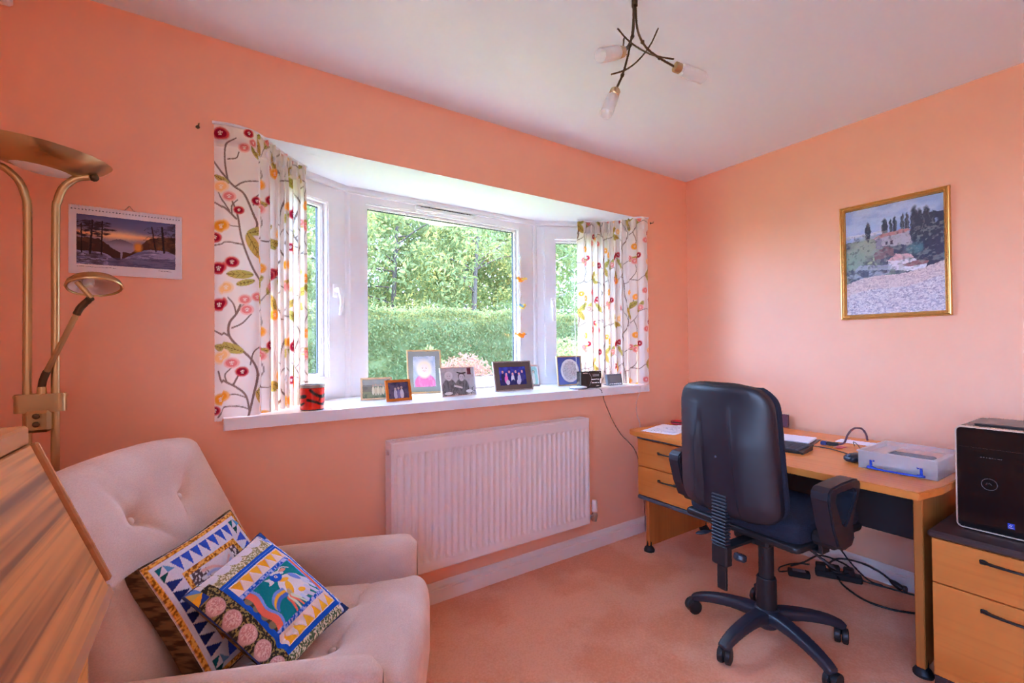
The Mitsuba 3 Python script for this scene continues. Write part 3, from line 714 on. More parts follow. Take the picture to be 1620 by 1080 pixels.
def bird_cushion(P, s):
    x, y = P.x / s, P.y / s                      # 0..1, y up
    u, v = x, 1 - y                              # v down from the top edge
    Q = Paint(u, v, (0.8, 0.78, 0.74)); Q.c = P.c
    white, cream, royal, sky_, teal, coral, gold, dark, olive, pink, lilac = L(226, 222, 226), L(232, 210, 200), L(24, 84, 190), L(120, 150, 222), L(20, 130, 138), L(236, 112, 88), L(244, 184, 52), L(52, 46, 40), L(150, 140, 92), L(214, 172, 168), L(176, 184, 226)
    Q.rect(0, 1, 0, 1, cream)
    # outer borders
    m = (v < 0.16).astype(float); Q.put(m, L(196, 188, 150)); speckle(Q, m, (olive, L(226, 216, 190)), 95, 1)
    for i in range(7): Q.ell(0.05 + i * 0.15, 0.035, 0.075, 0.055, 0, white, 0.05)
    m = (v > 0.90).astype(float); Q.put(m, L(176, 176, 140)); speckle(Q, m, (L(84, 104, 72), L(222, 216, 196)), 95, 2)
    m = ((u < 0.17) & (v > 0.06)).astype(float); Q.put(m, dark); speckle(Q, m, (L(150, 136, 82), dark), 90, 3)
    for i in range(5): Q.ell(0.06, 0.24 + 0.17 * i, 0.062, 0.075, 0.2, pink, 0.05); speckle(Q, (np.hypot((u - 0.06) / 0.05, (v - 0.24 - 0.17 * i) / 0.062) < 1) * 1.0, (L(206, 150, 148), L(232, 204, 198)), 120, 4)
    m = (u > 0.90).astype(float); Q.put(m, L(214, 208, 206)); speckle(Q, m, (sky_, white), 60, 5)
    # blue rectangular line
    for a, b, c, d in ((0.165, 0.93, 0.155, 0.205), (0.165, 0.215, 0.155, 0.92), (0.165, 0.93, 0.885, 0.925), (0.905, 0.935, 0.155, 0.925)): Q.rect(a, b, c, d, royal)
    Q.put((np.abs(v - 0.183) < 0.003) * (u > 0.17) * 1.0, sky_)
    # triangle bands
    for v0, v1, fl in ((0.205, 0.32, 1), (0.765, 0.885, -1)):
        Q.rect(0.215, 0.885, v0, v1, cream)
        for i in range(6):
            a = 0.225 + i * 0.112
            Q.poly([(a, v0 + 0.008 if fl > 0 else v1 - 0.008), (a + 0.105, v0 + 0.012 if fl > 0 else v1 - 0.012), (a + 0.06, v1 - 0.012 if fl > 0 else v0 + 0.012)], gold if i % 3 else L(240, 170, 40))
            Q.line([(a + 0.06, v1 - 0.01 if fl > 0 else v0 + 0.01), (a + 0.112, v0 + 0.012 if fl > 0 else v1 - 0.012)], 0.006, pink, False, 0.002)
    Q.rect(0.215, 0.885, 0.32, 0.355, sky_); Q.rect(0.215, 0.885, 0.73, 0.765, sky_); speckle(Q, ((np.abs(v - 0.337) < 0.016) | (np.abs(v - 0.747) < 0.016)) * (u > 0.215) * (u < 0.885) * 1.0, (royal, lilac), 70, 6)
    # side waves
    Q.rect(0.215, 0.40, 0.355, 0.73, L(70, 62, 50))
    for i in range(4): Q.ell(0.232, 0.40 + i * 0.09, 0.034, 0.032, 0.3, L(132, 118, 90), 0.1)
    cx = 0.268 + 0.018 * np.sin((v - 0.355) * 26); Q.put((np.abs(u - cx) < 0.034) * (v > 0.355) * (v < 0.73) * 1.0, coral)
    Q.put((np.abs(u - cx - 0.050) < 0.018) * (v > 0.355) * (v < 0.73) * 1.0, sky_)
    cx2 = 0.335 + 0.018 * np.sin((v - 0.355) * 26)
    Q.put(((u > cx2 - 0.008) & (u < 0.835) & (v > 0.357) & (v < 0.728)) * 1.0, teal)
    Q.put((np.abs(u - 0.84) < 0.012) * (v > 0.355) * (v < 0.73) * 1.0, sky_); Q.rect(0.85, 0.89, 0.355, 0.73, coral); Q.put((np.abs(u - 0.897) < 0.010) * (v > 0.355) * (v < 0.73) * 1.0, lilac)
    # the bird, drawn larger about its middle
    keep_u, keep_v, tm_ = Q.x, Q.y, ((u > cx2) & (u < 0.835) & (v > 0.357) & (v < 0.728)) * 1.0; before = Q.c.copy(); Q.x, Q.y = (u - 0.590) / 1.36 + 0.615, (v - 0.545) / 1.22 + 0.535
    body = [(0.60, 0.43), (0.68, 0.45), (0.745, 0.50), (0.76, 0.57), (0.74, 0.63), (0.68, 0.655), (0.60, 0.63), (0.55, 0.57), (0.555, 0.49)]
    Q.poly(spline(np.c_[body + body[:1], np.zeros(10)], 6)[:, :2], white)
    for a, b in (((0.735, 0.52), (0.795, 0.585)), ((0.745, 0.56), (0.79, 0.64)), ((0.72, 0.60), (0.77, 0.685)), ((0.68, 0.63), (0.72, 0.69)), ((0.64, 0.63), (0.655, 0.69))):
        Q.line([a, b], 0.028, L(205, 214, 236), False, 0.003, taper=0.3)
    Q.ell(0.715, 0.50, 0.018, 0.05, -0.5, sky_); Q.ell(0.61, 0.535, 0.028, 0.055, 0.5, gold); Q.ell(0.675, 0.60, 0.03, 0.018, 0.4, gold); Q.ell(0.63, 0.47, 0.04, 0.016, 0.3, gold); Q.ell(0.58, 0.565, 0.018, 0.034, 0.3, L(190, 170, 130))
    Q.ell(0.605, 0.418, 0.048, 0.040, 0, royal); Q.disc(0.605, 0.418, 0.012, white, 0.003); Q.disc(0.605, 0.418, 0.006, royal, 0.002)
    for q in range(4): Q.ell(0.60 + 0.022 * q, 0.383 + 0.004 * q * q, 0.016, 0.012, 0.4, white)
    Q.poly([(0.555, 0.40), (0.52, 0.385), (0.535, 0.42), (0.51, 0.44), (0.56, 0.445)], white)
    for i, (cl, dx) in enumerate(((sky_, 0), (gold, 0.022), (L(80, 120, 205), 0.045))): Q.line([(0.555 - 0.002 * i, 0.515 + dx * 0.9), (0.50, 0.505 + dx), (0.455, 0.535 + dx * 0.9), (0.44, 0.575 + dx * 0.6)], 0.030, cl, True, 0.003, taper=0.5)
    for i, cl in enumerate((coral, L(214, 226, 200), L(240, 128, 100), L(214, 226, 200))): Q.line([(0.545 + 0.012 * i, 0.585), (0.545 + 0.02 * i, 0.63), (0.53 + 0.035 * i, 0.688)], 0.024, cl, True, 0.003, taper=0.45)
    Q.poly([(0.66, 0.40), (0.70, 0.395), (0.72, 0.42), (0.68, 0.425)], L(226, 160, 140)); Q.line([(0.65, 0.40), (0.70, 0.388), (0.74, 0.425)], 0.008, white, True, 0.002)
    Q.x, Q.y = keep_u, keep_v; Q.c = before * (1 - tm_[:, None]) + Q.c * tm_[:, None]
    # corner patches
    Q.rect(0.0, 0.085, 0.0, 0.08, L(90, 140, 210)); Q.poly([(0, 0), (0.085, 0.08), (0, 0.08)], L(210, 184, 96)); Q.rect(0.0, 0.085, 0.08, 0.15, L(34, 62, 150)); Q.poly([(0, 0.08), (0.085, 0.08), (0, 0.15)], gold)
    Q.rect(0.93, 1, 0, 0.08, L(30, 74, 150)); Q.rect(0.93, 1, 0.93, 1, L(30, 52, 110)); Q.rect(0, 0.08, 0.93, 1, L(30, 52, 110))
    P.c = Q.c * (0.94 + 0.12 * meshkit.noise(np.stack([P.x * 900, P.y * 900, P.x * 0], -1), 3))[:, None]


def triangle_cushion(P, s):
    u, v = P.x / s, 1 - P.y / s
    Q = Paint(u, v, (0.8, 0.78, 0.74)); white, blue, navy, teal, orange = L(216, 212, 222), L(50, 84, 190), L(26, 34, 92), L(20, 100, 110), L(214, 138, 40)
    Q.rect(0, 1, 0, 1, white)
    for d0, wd in ((0.0, 0.042), (0.205, 0.04)):
        m = (((u > d0) & (u < d0 + wd)) | ((v > d0) & (v < d0 + wd)) | ((u > 1 - d0 - wd) & (u < 1 - d0)) | ((v > 1 - d0 - wd) & (v < 1 - d0))) & (u > d0) & (v > d0) & (u < 1 - d0) & (v < 1 - d0)
        Q.put(m * 1.0, orange); speckle(Q, m * 1.0, (L(234, 176, 84), L(150, 86, 20)), 80, 3)
    for i in range(7):
        a = 0.19 + i * 0.094
        Q.poly([(a, 0.075), (a + 0.088, 0.075), (a + 0.05, 0.195)], blue); Q.poly([(a, 0.925), (a + 0.088, 0.925), (a + 0.05, 0.805)], blue)
        Q.poly([(0.075, a), (0.075, a + 0.088), (0.195, a + 0.05)], navy if i % 2 else L(32, 48, 120)); Q.poly([(0.925, a), (0.925, a + 0.088), (0.805, a + 0.05)], blue)
    for a in (0.065, 0.865):
        for b in (0.065, 0.865): Q.poly([(a, b), (a + 0.07, b), (a, b + 0.07)], teal); Q.poly([(a + 0.07, b + 0.07), (a + 0.07, b), (a + 0.13, b + 0.07)], L(90, 150, 190)); Q.poly([(a, b + 0.07), (a + 0.07, b + 0.07), (a, b + 0.13)], L(20, 70, 70))
    m = ((u > 0.25) & (u < 0.75) & (v > 0.25) & (v < 0.75)) * 1.0; Q.put(m, L(222, 206, 206)); speckle(Q, m * ((u < 0.40) | (u > 0.68)), (L(90, 70, 74), L(232, 222, 220)), 70, 9)
    for i in range(5): Q.line([(0.36 + 0.02 * i, 0.28 + 0.05 * i), (0.45, 0.30 + 0.03 * i), (0.55, 0.36 + 0.02 * i), (0.64, 0.30 + 0.03 * i)], 0.022, (L(226, 176, 164), L(170, 178, 214), L(222, 206, 206))[i % 3], True, 0.004)
    P.c = Q.c * (0.94 + 0.12 * meshkit.noise(np.stack([P.x * 900, P.y * 900, P.x * 0], -1), 4))[:, None]


cushion('square embroidered cushion with blue triangles and an orange border, behind the bird cushion', [(-0.548, 0.215, 0.700), (-0.515, -0.132, 0.716), (-0.297, -0.090, 0.42), (-0.365, 0.255, 0.445)], 0.022, 0.35, triangle_cushion, 'mat_cushion_brown', True, 140)
cushion('square embroidered cushion with a white bird on teal, in front', [(-0.445, 0.2215, 0.634), (-0.407, -0.087, 0.658), (-0.129, -0.017, 0.453), (-0.212, 0.268, 0.450)], 0.040, 0.33, bird_cushion, 'mat_cushion_brown', False, 210)


# ------------------------------------------------------------------ bureau, lamp, calendar
def build_bureau():
    k = thing('bureau', 'walnut writing bureau with a sloping lid, beside the armchair', 'bureau')
    y1, y0 = -0.925, -1.72; xb = XL + 0.02; xt, zt, xl, zl = -3.136, 1.092, -3.038, 0.795
    side = Polygon([(xb, 0.08), (-3.055, 0.08), (-3.055, zl - 0.02), (xl - 0.012, zl - 0.004), (xt - 0.006, zt - 0.035), (xb, zt - 0.035)])
    for y in (y1 - 0.018, y0): part(k, 'side_panel', ext(side, 0.018, frame4((0, y + 0.018, 0), X, Z, -Y)), 'mat_bureau_edge')
    part(k, 'top_shelf', bx(xb, xt + 0.004, y0 - 0.004, y1 + 0.004, zt - 0.034, zt, 0.004), 'mat_bureau_edge')
    d = np.array([xl - xt, 0, zl - (zt - 0.034)]); Ls = np.linalg.norm(d); d /= Ls; nn = np.array([-d[2], 0, d[0]])
    if nn[0] < 0: nn = -nn
    mid = np.array([xt, (y0 + y1) / 2, zt - 0.034]) + d * Ls / 2
    lid = part(k, 'sloping_lid', obox(mid + nn * 0.0 + d * 0.006, d, Y, np.cross(d, Y), Ls / 2 + 0.006, (y1 - y0) / 2 - 0.012, 0.010, 0.002), 'mat_bureau', label='walnut lid with dark streaks')
    part(lid, 'lower_rail', obox(mid + d * (Ls / 2 + 0.018) - nn * 0.002, d, Y, np.cross(d, Y), 0.014, (y1 - y0) / 2 + 0.002, 0.012, 0.005), 'mat_bureau_edge')
    part(k, 'end_lipping', obox(mid + Y * ((y1 - y0) / 2 - 0.004) + nn * 0.004, d, Y, np.cross(d, Y), Ls / 2, 0.006, 0.014, 0.003), 'mat_bureau_edge')
    zz = [(0.60, 0.755), (0.43, 0.59), (0.25, 0.42), (0.10, 0.24)]
    for a, b in zz:
        dr_ = part(k, 'drawer', bx(-3.075, -3.052, y0 + 0.02, y1 - 0.02, a, b, 0.003), 'mat_bureau')
        for yy in (y0 + 0.2, y1 - 0.2): part(dr_, 'knob', lathe([(0, 0), (0.008, 0), (0.007, 0.012), (0.014, 0.018), (0.012, 0.026), (0, 0.028)], 16, (-3.052, yy, (a + b) / 2), (1, 0, 0)), 'mat_brass')
    part(k, 'back_panel', bx(xb, xb + 0.01, y0 + 0.01, y1 - 0.01, 0.08, zt - 0.04), 'mat_bureau_edge')
    part(k, 'plinth', bx(xb + 0.02, -3.08, y0 + 0.01, y1 - 0.01, 0.0, 0.085), 'mat_bureau_edge')


build_bureau()


def build_lamp():
    k = thing('floor_lamp', 'brass mother-and-child floor lamp with an uplighter bowl and a jointed reading arm', 'floor lamp')
    y, xa, xb_ = -0.20, -3.309, -3.251; xm = (xa + xb_) / 2
    part(k, 'base', lathe([(0, 0), (0.125, 0), (0.128, 0.006), (0.122, 0.016), (0.06, 0.026), (0.02, 0.030), (0, 0.030)], 40, (xm, y, 0)), 'mat_brass')
    for x, s in ((xa, -1), (xb_, 1)):
        pts = [(x, y, 0.02), (x, y, 0.6), (x, y, 1.2), (x, y, 1.60), (x + s * 0.004, y, 1.66), (x + s * 0.018, y, 1.705), (x + s * 0.045, y, 1.735), (x + s * 0.075, y, 1.745)]
        pl = part(k, 'pole', tube(pts, 0.0098, 14, 8), 'mat_brass', True)
        b = trimesh.creation.icosphere(2, 0.0125); b.apply_translation((x + s * 0.083, y, 1.746)); part(pl, 'ball_end', b, 'mat_brass_dark', True)
        part(pl, 'pivot_pin', tube([(x + s * 0.083, y, 1.746), (x + s * 0.058, y, 1.752)], 0.004, 8, sp=False), 'mat_brass_dark')
    ax = np.array([0.10, -0.06, 1.0]); ax /= np.linalg.norm(ax); o = (xm, y, 1.742)
    prof = [(0.066, 0.004), (0.09, 0.010), (0.115, 0.022), (0.134, 0.036), (0.147, 0.051), (0.150, 0.055), (0.146, 0.054), (0.132, 0.040), (0.113, 0.026), (0.089, 0.014), (0.066, 0.008)]
    bw = part(k, 'uplighter_bowl', lathe(prof + prof[:1], 56, o, ax), 'mat_brass', 40)
    part(bw, 'glass_disc', lathe([(0, -0.006), (0.03, -0.005), (0.055, 0.0), (0.0665, 0.006), (0.06, 0.010), (0, 0.008)], 36, o, ax), 'mat_frost_white', 40, 'frosted glass disc under the bowl')
    # clamp with the switches and the reading arm
    z = 1.072
    cl = part(k, 'clamp', cat(ext(Polygon(rrect(0.108, 0.040, 0.018, 6)), 0.052, frame4((xm, y - 0.004, z - 0.026), X, Y, Z)), bx(xm - 0.030, xm + 0.026, y - 0.034, y - 0.002, z - 0.082, z - 0.02, 0.008), ext(Polygon(rrect(0.112, 0.044, 0.019, 6)), 0.006, frame4((xm, y - 0.004, z + 0.016), X, Y, Z))), 'mat_brass', 30)
    for dz in (-0.035, -0.058): part(cl, 'switch_knob', lathe([(0, 0), (0.0075, 0), (0.0078, 0.010), (0.006, 0.014), (0, 0.015)], 14, (xm - 0.004, y - 0.034, z + dz), (0.3, -1, 0.05)), 'mat_brass_dark')
    s0 = np.array([xm + 0.002, y - 0.006, z + 0.022])
    part(k, 'arm_socket', lathe([(0, 0), (0.011, 0), (0.010, 0.024), (0, 0.024)], 14, s0), 'mat_brass')
    g1 = [s0 + [0, 0, 0.015], s0 + [0.001, -0.001, 0.032], s0 + [0.005, -0.003, 0.050], s0 + [0.012, -0.008, 0.068]]
    e1 = np.array([xm + 0.085, y - 0.06, 1.325]); e2 = e1 + [0.018, -0.01, 0.03]
    arm = part(k, 'reading_arm', tube([g1[-1], e1], 0.0072, 12, sp=False), 'mat_brass', True)
    for a in (g1, [e1, e1 + [0.008, -0.005, 0.017], e2, e2 + [0.017, -0.01, 0.018]]):
        path = spline(a, 14); part(arm, 'gooseneck', sweep(path, circ(0.0088, 10), scale=1 + 0.12 * np.sin(np.arange(len(path)) * 2.1)), 'mat_brass_dark', True)
    hc = np.array([-3.152, -0.285, 1.405]); hn = np.array([-0.10, 0.34, 1.0]); hn /= np.linalg.norm(hn)
    head = part(k, 'reading_head', lathe([(0.062, -0.004), (0.064, 0.0), (0.060, 0.012), (0.048, 0.024), (0.028, 0.033), (0, 0.036), (0, 0.032), (0.027, 0.029), (0.046, 0.020), (0.056, 0.010), (0.059, -0.004), (0.062, -0.004)], 44, hc, hn), 'mat_brass', 40)
    part(head, 'reflector', lathe([(0, 0.026), (0.026, 0.023), (0.044, 0.014), (0.056, 0.000)], 36, hc, hn), 'mat_silver', 60)
    part(head, 'bulb', lathe([(0, -0.001), (0.010, 0.0), (0.014, 0.010), (0.012, 0.022), (0, 0.024)], 20, hc + np.array([-0.012, -0.004, 0]), hn), 'mat_frost_white', 50)
    part(head, 'lens', lathe([(0, -0.0015), (0.0585, -0.0015)], 36, hc, hn), 'mat_clear_glass', False)
    part(head, 'neck', tube([e2 + [0.017, -0.01, 0.018], hc + hn * 0.012 + np.array([-0.035, -0.012, 0])], 0.007, 10, sp=False), 'mat_brass')


build_lamp()


def winter_scene(P):
    P.x = P.x + (P.n(110, 110, 31, 3) - 0.5) * 0.005; P.y = P.y + (P.n(110, 110, 32, 3) - 0.5) * 0.005; x, y = P.x / 0.262, P.y / 0.165
    g = P.n(9, 22, 1); P.c[:] = L(120, 120, 152)
    P.put(np.clip((y - 0.55) / 0.45, 0, 1) * 0.8, L(84, 92, 140)); P.put(np.exp(-((y - 0.63) / 0.055) ** 2) * 0.95, L(240, 178, 120)); P.put(np.exp(-((y - 0.63) / 0.1) ** 2 - ((x - 0.42) / 0.2) ** 2) * 0.8, L(250, 214, 160))
    P.put(smooth01(0.5, 0.7, P.n(14, 40, 2)) * (y > 0.66) * 0.45, L(150, 128, 158))
    hill = 0.46 + 0.10 * np.exp(-((x - 0.42) / 0.12) ** 2) - 0.03 * (x - 0.3); P.put((y < hill) * 1.0, L(112, 104, 120))
    P.put(np.clip((0.52 - y) / 0.12, 0, 1) * (x > 0.26) * (x < 0.58) * 0.9, L(160, 156, 182))
    bush = 0.54 - 1.1 * np.clip(x - 0.20, 0, 1) + 0.07 * (P.n(90, 90, 3) - 0.5); P.put((y < bush) * (x < 0.42) * 1.0, L(70, 50, 44)); P.put((y < bush) * (x < 0.42) * smooth01(0.5, 0.7, P.n(60, 60, 4)) * 0.7, L(112, 76, 56))
    rb = 0.30 + 0.36 * smooth01(0.5, 0.78, x) + 0.09 * (P.n(80, 80, 5) - 0.5) + 0.28 * np.clip(x - 0.8, 0, 1); P.put((y < rb) * (x > 0.44) * 1.0, L(84, 56, 46)); P.put((y < rb) * (x > 0.5) * smooth01(0.45, 0.7, P.n(50, 50, 6)) * 0.7, L(132, 92, 54)); P.ell(0.60 * 0.262, 0.47 * 0.148, 0.012, 0.018, 0, L(206, 140, 56), 0.3, 0.8)
    P.put(np.clip((x - 0.84) * 8, 0, 1) * (y > 0.35) * 0.8 * smooth01(0.35, 0.6, P.n(120, 120, 7)), L(52, 36, 34))
    snow = 0.27 - 0.14 * np.exp(-((x - 0.40) / 0.10) ** 2) + 0.12 * smooth01(0.5, 0.72, x) - 0.06 * smooth01(0.9, 1.0, x); P.put((y < snow) * 1.0, L(150, 150, 188)); P.put((y < snow) * smooth01(0.45, 0.62, P.n(34, 150, 8)) * 0.85, L(92, 92, 132)); P.put((y < snow) * smooth01(0.62, 0.75, P.n(40, 220, 9)) * 0.8, L(196, 196, 222)); P.put((y < 0.13 + 0.1 * x) * (x > 0.3) * 0.6, L(66, 72, 104))
    P.put((y < 0.24) * (x < 0.28) * smooth01(0.4, 0.55, P.n(70, 260, 10)) * 0.8, L(66, 52, 58))
    dk = L(48, 36, 40)
    for bx_, top, w, ln in ((0.125, 1.0, 0.0052, 0.025), (0.235, 0.99, 0.004, 0.01), (0.045, 0.9, 0.003, 0.0), (0.79, 0.98, 0.004, -0.045), (0.875, 1.0, 0.006, -0.02)):
        b0 = 0.25 if bx_ < 0.5 else 0.40; P.line([(bx_ * 0.262, b0 * 0.148), ((bx_ + ln * 0.5) * 0.262, 0.65 * 0.148), ((bx_ + ln) * 0.262, top * 0.148)], w, dk, True, 0.0005)
        g2 = np.random.default_rng(int(bx_ * 1000))
        for q in range(16):
            yy = g2.uniform(0.62, 0.98); sg = g2.choice([-1, 1]); LL = g2.uniform(0.03, 0.10)
            P.line([((bx_ + ln * (yy - 0.3)) * 0.262, yy * 0.148), ((bx_ + ln + sg * LL * 0.6) * 0.262, (yy + 0.02) * 0.148), ((bx_ + ln + sg * LL) * 0.262, (yy + g2.uniform(-0.04, 0.03)) * 0.148)], 0.0011, dk, True, 0.0004)
            if bx_ < 0.5: P.ell((bx_ + ln + sg * LL) * 0.262, (yy + 0.0) * 0.148, 0.009, 0.0028, 0.1 * sg, L(56, 44, 52), 0.4, 0.85)


def smooth01(a, b, x):
    t = np.clip((x - a) / (b - a), 0, 1); return t * t * (3 - 2 * t)


def build_calendar():
    k = thing('wall_calendar', 'spiral-bound wall calendar with a snowy sunset woodland picture, hanging behind the floor lamp', 'calendar')
    x0, x1, z0, z1, yy = -3.262, -2.961, 1.478, 1.706, -0.004
    part(k, 'page', bx(x0, x1, yy - 0.003, 0.0, z0, z1 - 0.004, 0.0008), 'mat_paper')
    part(k, 'page', bx(x0 + 0.001, x1 - 0.001, yy - 0.0045, yy - 0.0032, z0 - 0.003, z1 - 0.012), 'mat_paper')
    printed(k, 'picture', (x0 + 0.020, yy - 0.0048, z0 + 0.030), X, Z, 0.262, 0.165, 230, 130, lambda P: winter_scene(P), 'mat_paper_print', 'printed winter landscape')
    wires = []
    for i in range(34):
        a = x0 + 0.008 + i * (x1 - x0 - 0.016) / 33
        if abs(a - (x0 + 0.154)) < 0.012: continue
        t = np.linspace(0, 2 * math.pi, 9)[:-1]; wires.append(sweep(np.stack([t * 0 + a, yy - 0.001 + 0.0045 * np.cos(t), z1 - 0.007 + 0.006 * np.sin(t)], 1), circ(0.0007, 4), closed=True))
    part(k, 'wire_binding', cat(*wires), 'mat_silver', True)
    part(k, 'punched_holes', cat(*[bx(x0 + 0.006 + i * (x1 - x0 - 0.016) / 33, x0 + 0.010 + i * (x1 - x0 - 0.016) / 33, yy - 0.0050, yy - 0.0046, z1 - 0.0185, z1 - 0.0155) for i in range(34)]), 'mat_seal', False)
    for a, b in ((x0 + 0.02, x0 + 0.12), (x1 - 0.07, x1 - 0.03)): part(k, 'caption', bx(a, b, yy - 0.005, yy - 0.0046, z0 + 0.0215, z0 + 0.0225), 'mat_grey_trim', False)
    part(k, 'hanger', tube([(x0 + 0.139, yy - 0.002, z1 - 0.006), (x0 + 0.148, yy - 0.003, z1 + 0.004), (x0 + 0.154, yy - 0.004, z1 + 0.012), (x0 + 0.160, yy - 0.003, z1 + 0.004), (x0 + 0.169, yy - 0.002, z1 - 0.006)], 0.0008, 6, 6), 'mat_brass_dark', True)


build_calendar()
for xh, zh, lb in ((-2.913, 2.048, 'small dark hook on the wall above the left curtain'), (-0.392, 2.046, 'small dark hook on the wall beside the right curtain')):
    k = thing('wall_hook', lb, 'hook', None)
    part(k, 'plate', lathe([(0, 0), (0.007, 0), (0.006, 0.003), (0, 0.004)], 12, (xh, 0, zh), (0, -1, 0)), 'mat_brass_dark')
    part(k, 'hook', tube([(xh, -0.003, zh), (xh + 0.002, -0.018, zh - 0.003), (xh + 0.004, -0.024, zh + 0.006)], 0.0022, 6, 5), 'mat_brass_dark', True)
k = thing('ceiling_sensor', 'small white box sensor high on the wall in the top left corner', 'sensor')
part(k, 'body', bx(-3.45, -3.388, -0.035, 0, 2.297, 2.37, 0.008), 'mat_gloss_white'); part(k, 'lens', lathe([(0, 0), (0.02, 0), (0.014, 0.008), (0, 0.010)], 20, (-3.42, -0.035, 2.345), (0, -1, -0.2)), 'mat_frost_white')


# ------------------------------------------------------------------ curtains
def blossom(P, x, y, r, kind):
    core, halo = {'red': (L(150, 22, 48), L(206, 84, 84)), 'orange': (L(240, 158, 48), L(244, 186, 110)), 'pink': (L(226, 130, 126), L(238, 178, 168)), 'peach': (L(246, 196, 132), L(248, 214, 176))}[kind]
    P.ell(x, y, r, r * 0.86, 0.15, halo, 0.12); P.ell(x - 0.001, y, r * 0.74, r * 0.62, 0.1, core, 0.08)
    for a, b in ((0, 0), (0.3, 0.2), (-0.3, 0.15), (0.12, -0.28), (-0.16, -0.26), (0.0, 0.32)): P.disc(x + a * r * 0.7, y + b * r * 0.7, r * 0.085, L(250, 236, 226), 0.0009)


def leaf(P, x, y, ang, ln, col):
    c, s = math.cos(ang), math.sin(ang); P.ell(x + c * ln / 2, y + s * ln / 2, ln / 2, ln * 0.19, ang, col, 0.06)
    P.line([(x, y), (x + c * ln, y + s * ln)], 0.0022, L(110, 88, 40), False)
    for q in (0.3, 0.5, 0.7):
        for sg in (1, -1): P.line([(x + c * ln * q, y + s * ln * q), (x + c * ln * (q + 0.14) - sg * s * ln * 0.12, y + s * ln * (q + 0.14) + sg * c * ln * 0.12)], 0.0014, L(120, 96, 44), False)


def vine_cloth(P):
    P.c[:] = L(238, 228, 222)
    st, olive, ochre = L(132, 108, 98), L(186, 172, 92), L(196, 164, 84)
    TW, TH = 0.44, 0.58
    nx, ny = int(P.x.max() / TW) + 2, int(P.y.max() / TH) + 2
    for i in range(-1, nx):
        for j in range(-1, ny):
            ox, oy = i * TW, j * TH + (0.29 if i % 2 else 0)

            def q(*pts): return [(ox + a, oy + b) for a, b in pts]
            P.line(q((0.10, 0.00), (0.09, 0.10), (0.03, 0.19), (0.06, 0.30), (0.14, 0.40), (0.13, 0.50), (0.10, 0.58)), 0.0085, st, soft=0.001)
            for b in ([(0.045, 0.17), (0.11, 0.22), (0.16, 0.23)], [(0.03, 0.20), (-0.04, 0.25), (-0.08, 0.25)], [(0.07, 0.32), (0.02, 0.38), (-0.02, 0.385)], [(0.115, 0.37), (0.19, 0.41), (0.24, 0.47)], [(0.14, 0.42), (0.08, 0.48), (0.02, 0.49)], [(0.09, 0.08), (0.17, 0.10), (0.22, 0.16), (0.21, 0.21)], [(0.175, 0.105), (0.25, 0.10), (0.30, 0.13)], [(0.20, 0.415), (0.22, 0.36), (0.21, 0.33)], [(0.07, 0.12), (0.0, 0.13), (-0.05, 0.10)], [(0.24, 0.47), (0.31, 0.49), (0.36, 0.47)], [(0.135, 0.47), (0.19, 0.52), (0.20, 0.56)]):
                P.line(q(*b), 0.0055, st, soft=0.001, taper=0.6)
            for x, y, a, ln, cl in ((0.14, 0.49, 0.5, 0.10, olive), (0.13, 0.50, -1.0, 0.09, ochre), (0.04, 0.19, 2.6, 0.10, olive), (0.16, 0.23, 0.2, 0.085, ochre), (0.30, 0.13, -0.5, 0.10, olive), (0.30, 0.13, 0.6, 0.08, ochre), (-0.02, 0.385, 2.9, 0.075, ochre), (0.24, 0.47, 1.0, 0.085, olive), (0.36, 0.47, -1.2, 0.08, ochre)): leaf(P, ox + x, oy + y, a, ln, cl)
            for x, y, r, kd in ((-0.085, 0.26, 0.026, 'red'), (-0.03, 0.275, 0.022, 'red'), (0.21, 0.225, 0.024, 'pink'), (0.175, 0.245, 0.02, 'pink'), (0.005, 0.50, 0.024, 'red'), (-0.03, 0.43, 0.025, 'peach'), (0.21, 0.32, 0.025, 'orange'), (0.265, 0.50, 0.023, 'pink'), (0.215, 0.57, 0.024, 'orange'), (-0.06, 0.10, 0.026, 'orange'), (-0.005, 0.065, 0.02, 'pink'), (0.255, 0.265, 0.022, 'red'), (0.31, 0.36, 0.024, 'pink'), (0.34, 0.405, 0.022, 'red'), (0.33, 0.22, 0.024, 'peach'), (0.30, 0.03, 0.023, 'pink'), (0.16, 0.02, 0.022, 'orange'), (0.37, 0.56, 0.024, 'red')): blossom(P, ox + x, oy + y, r, kd)


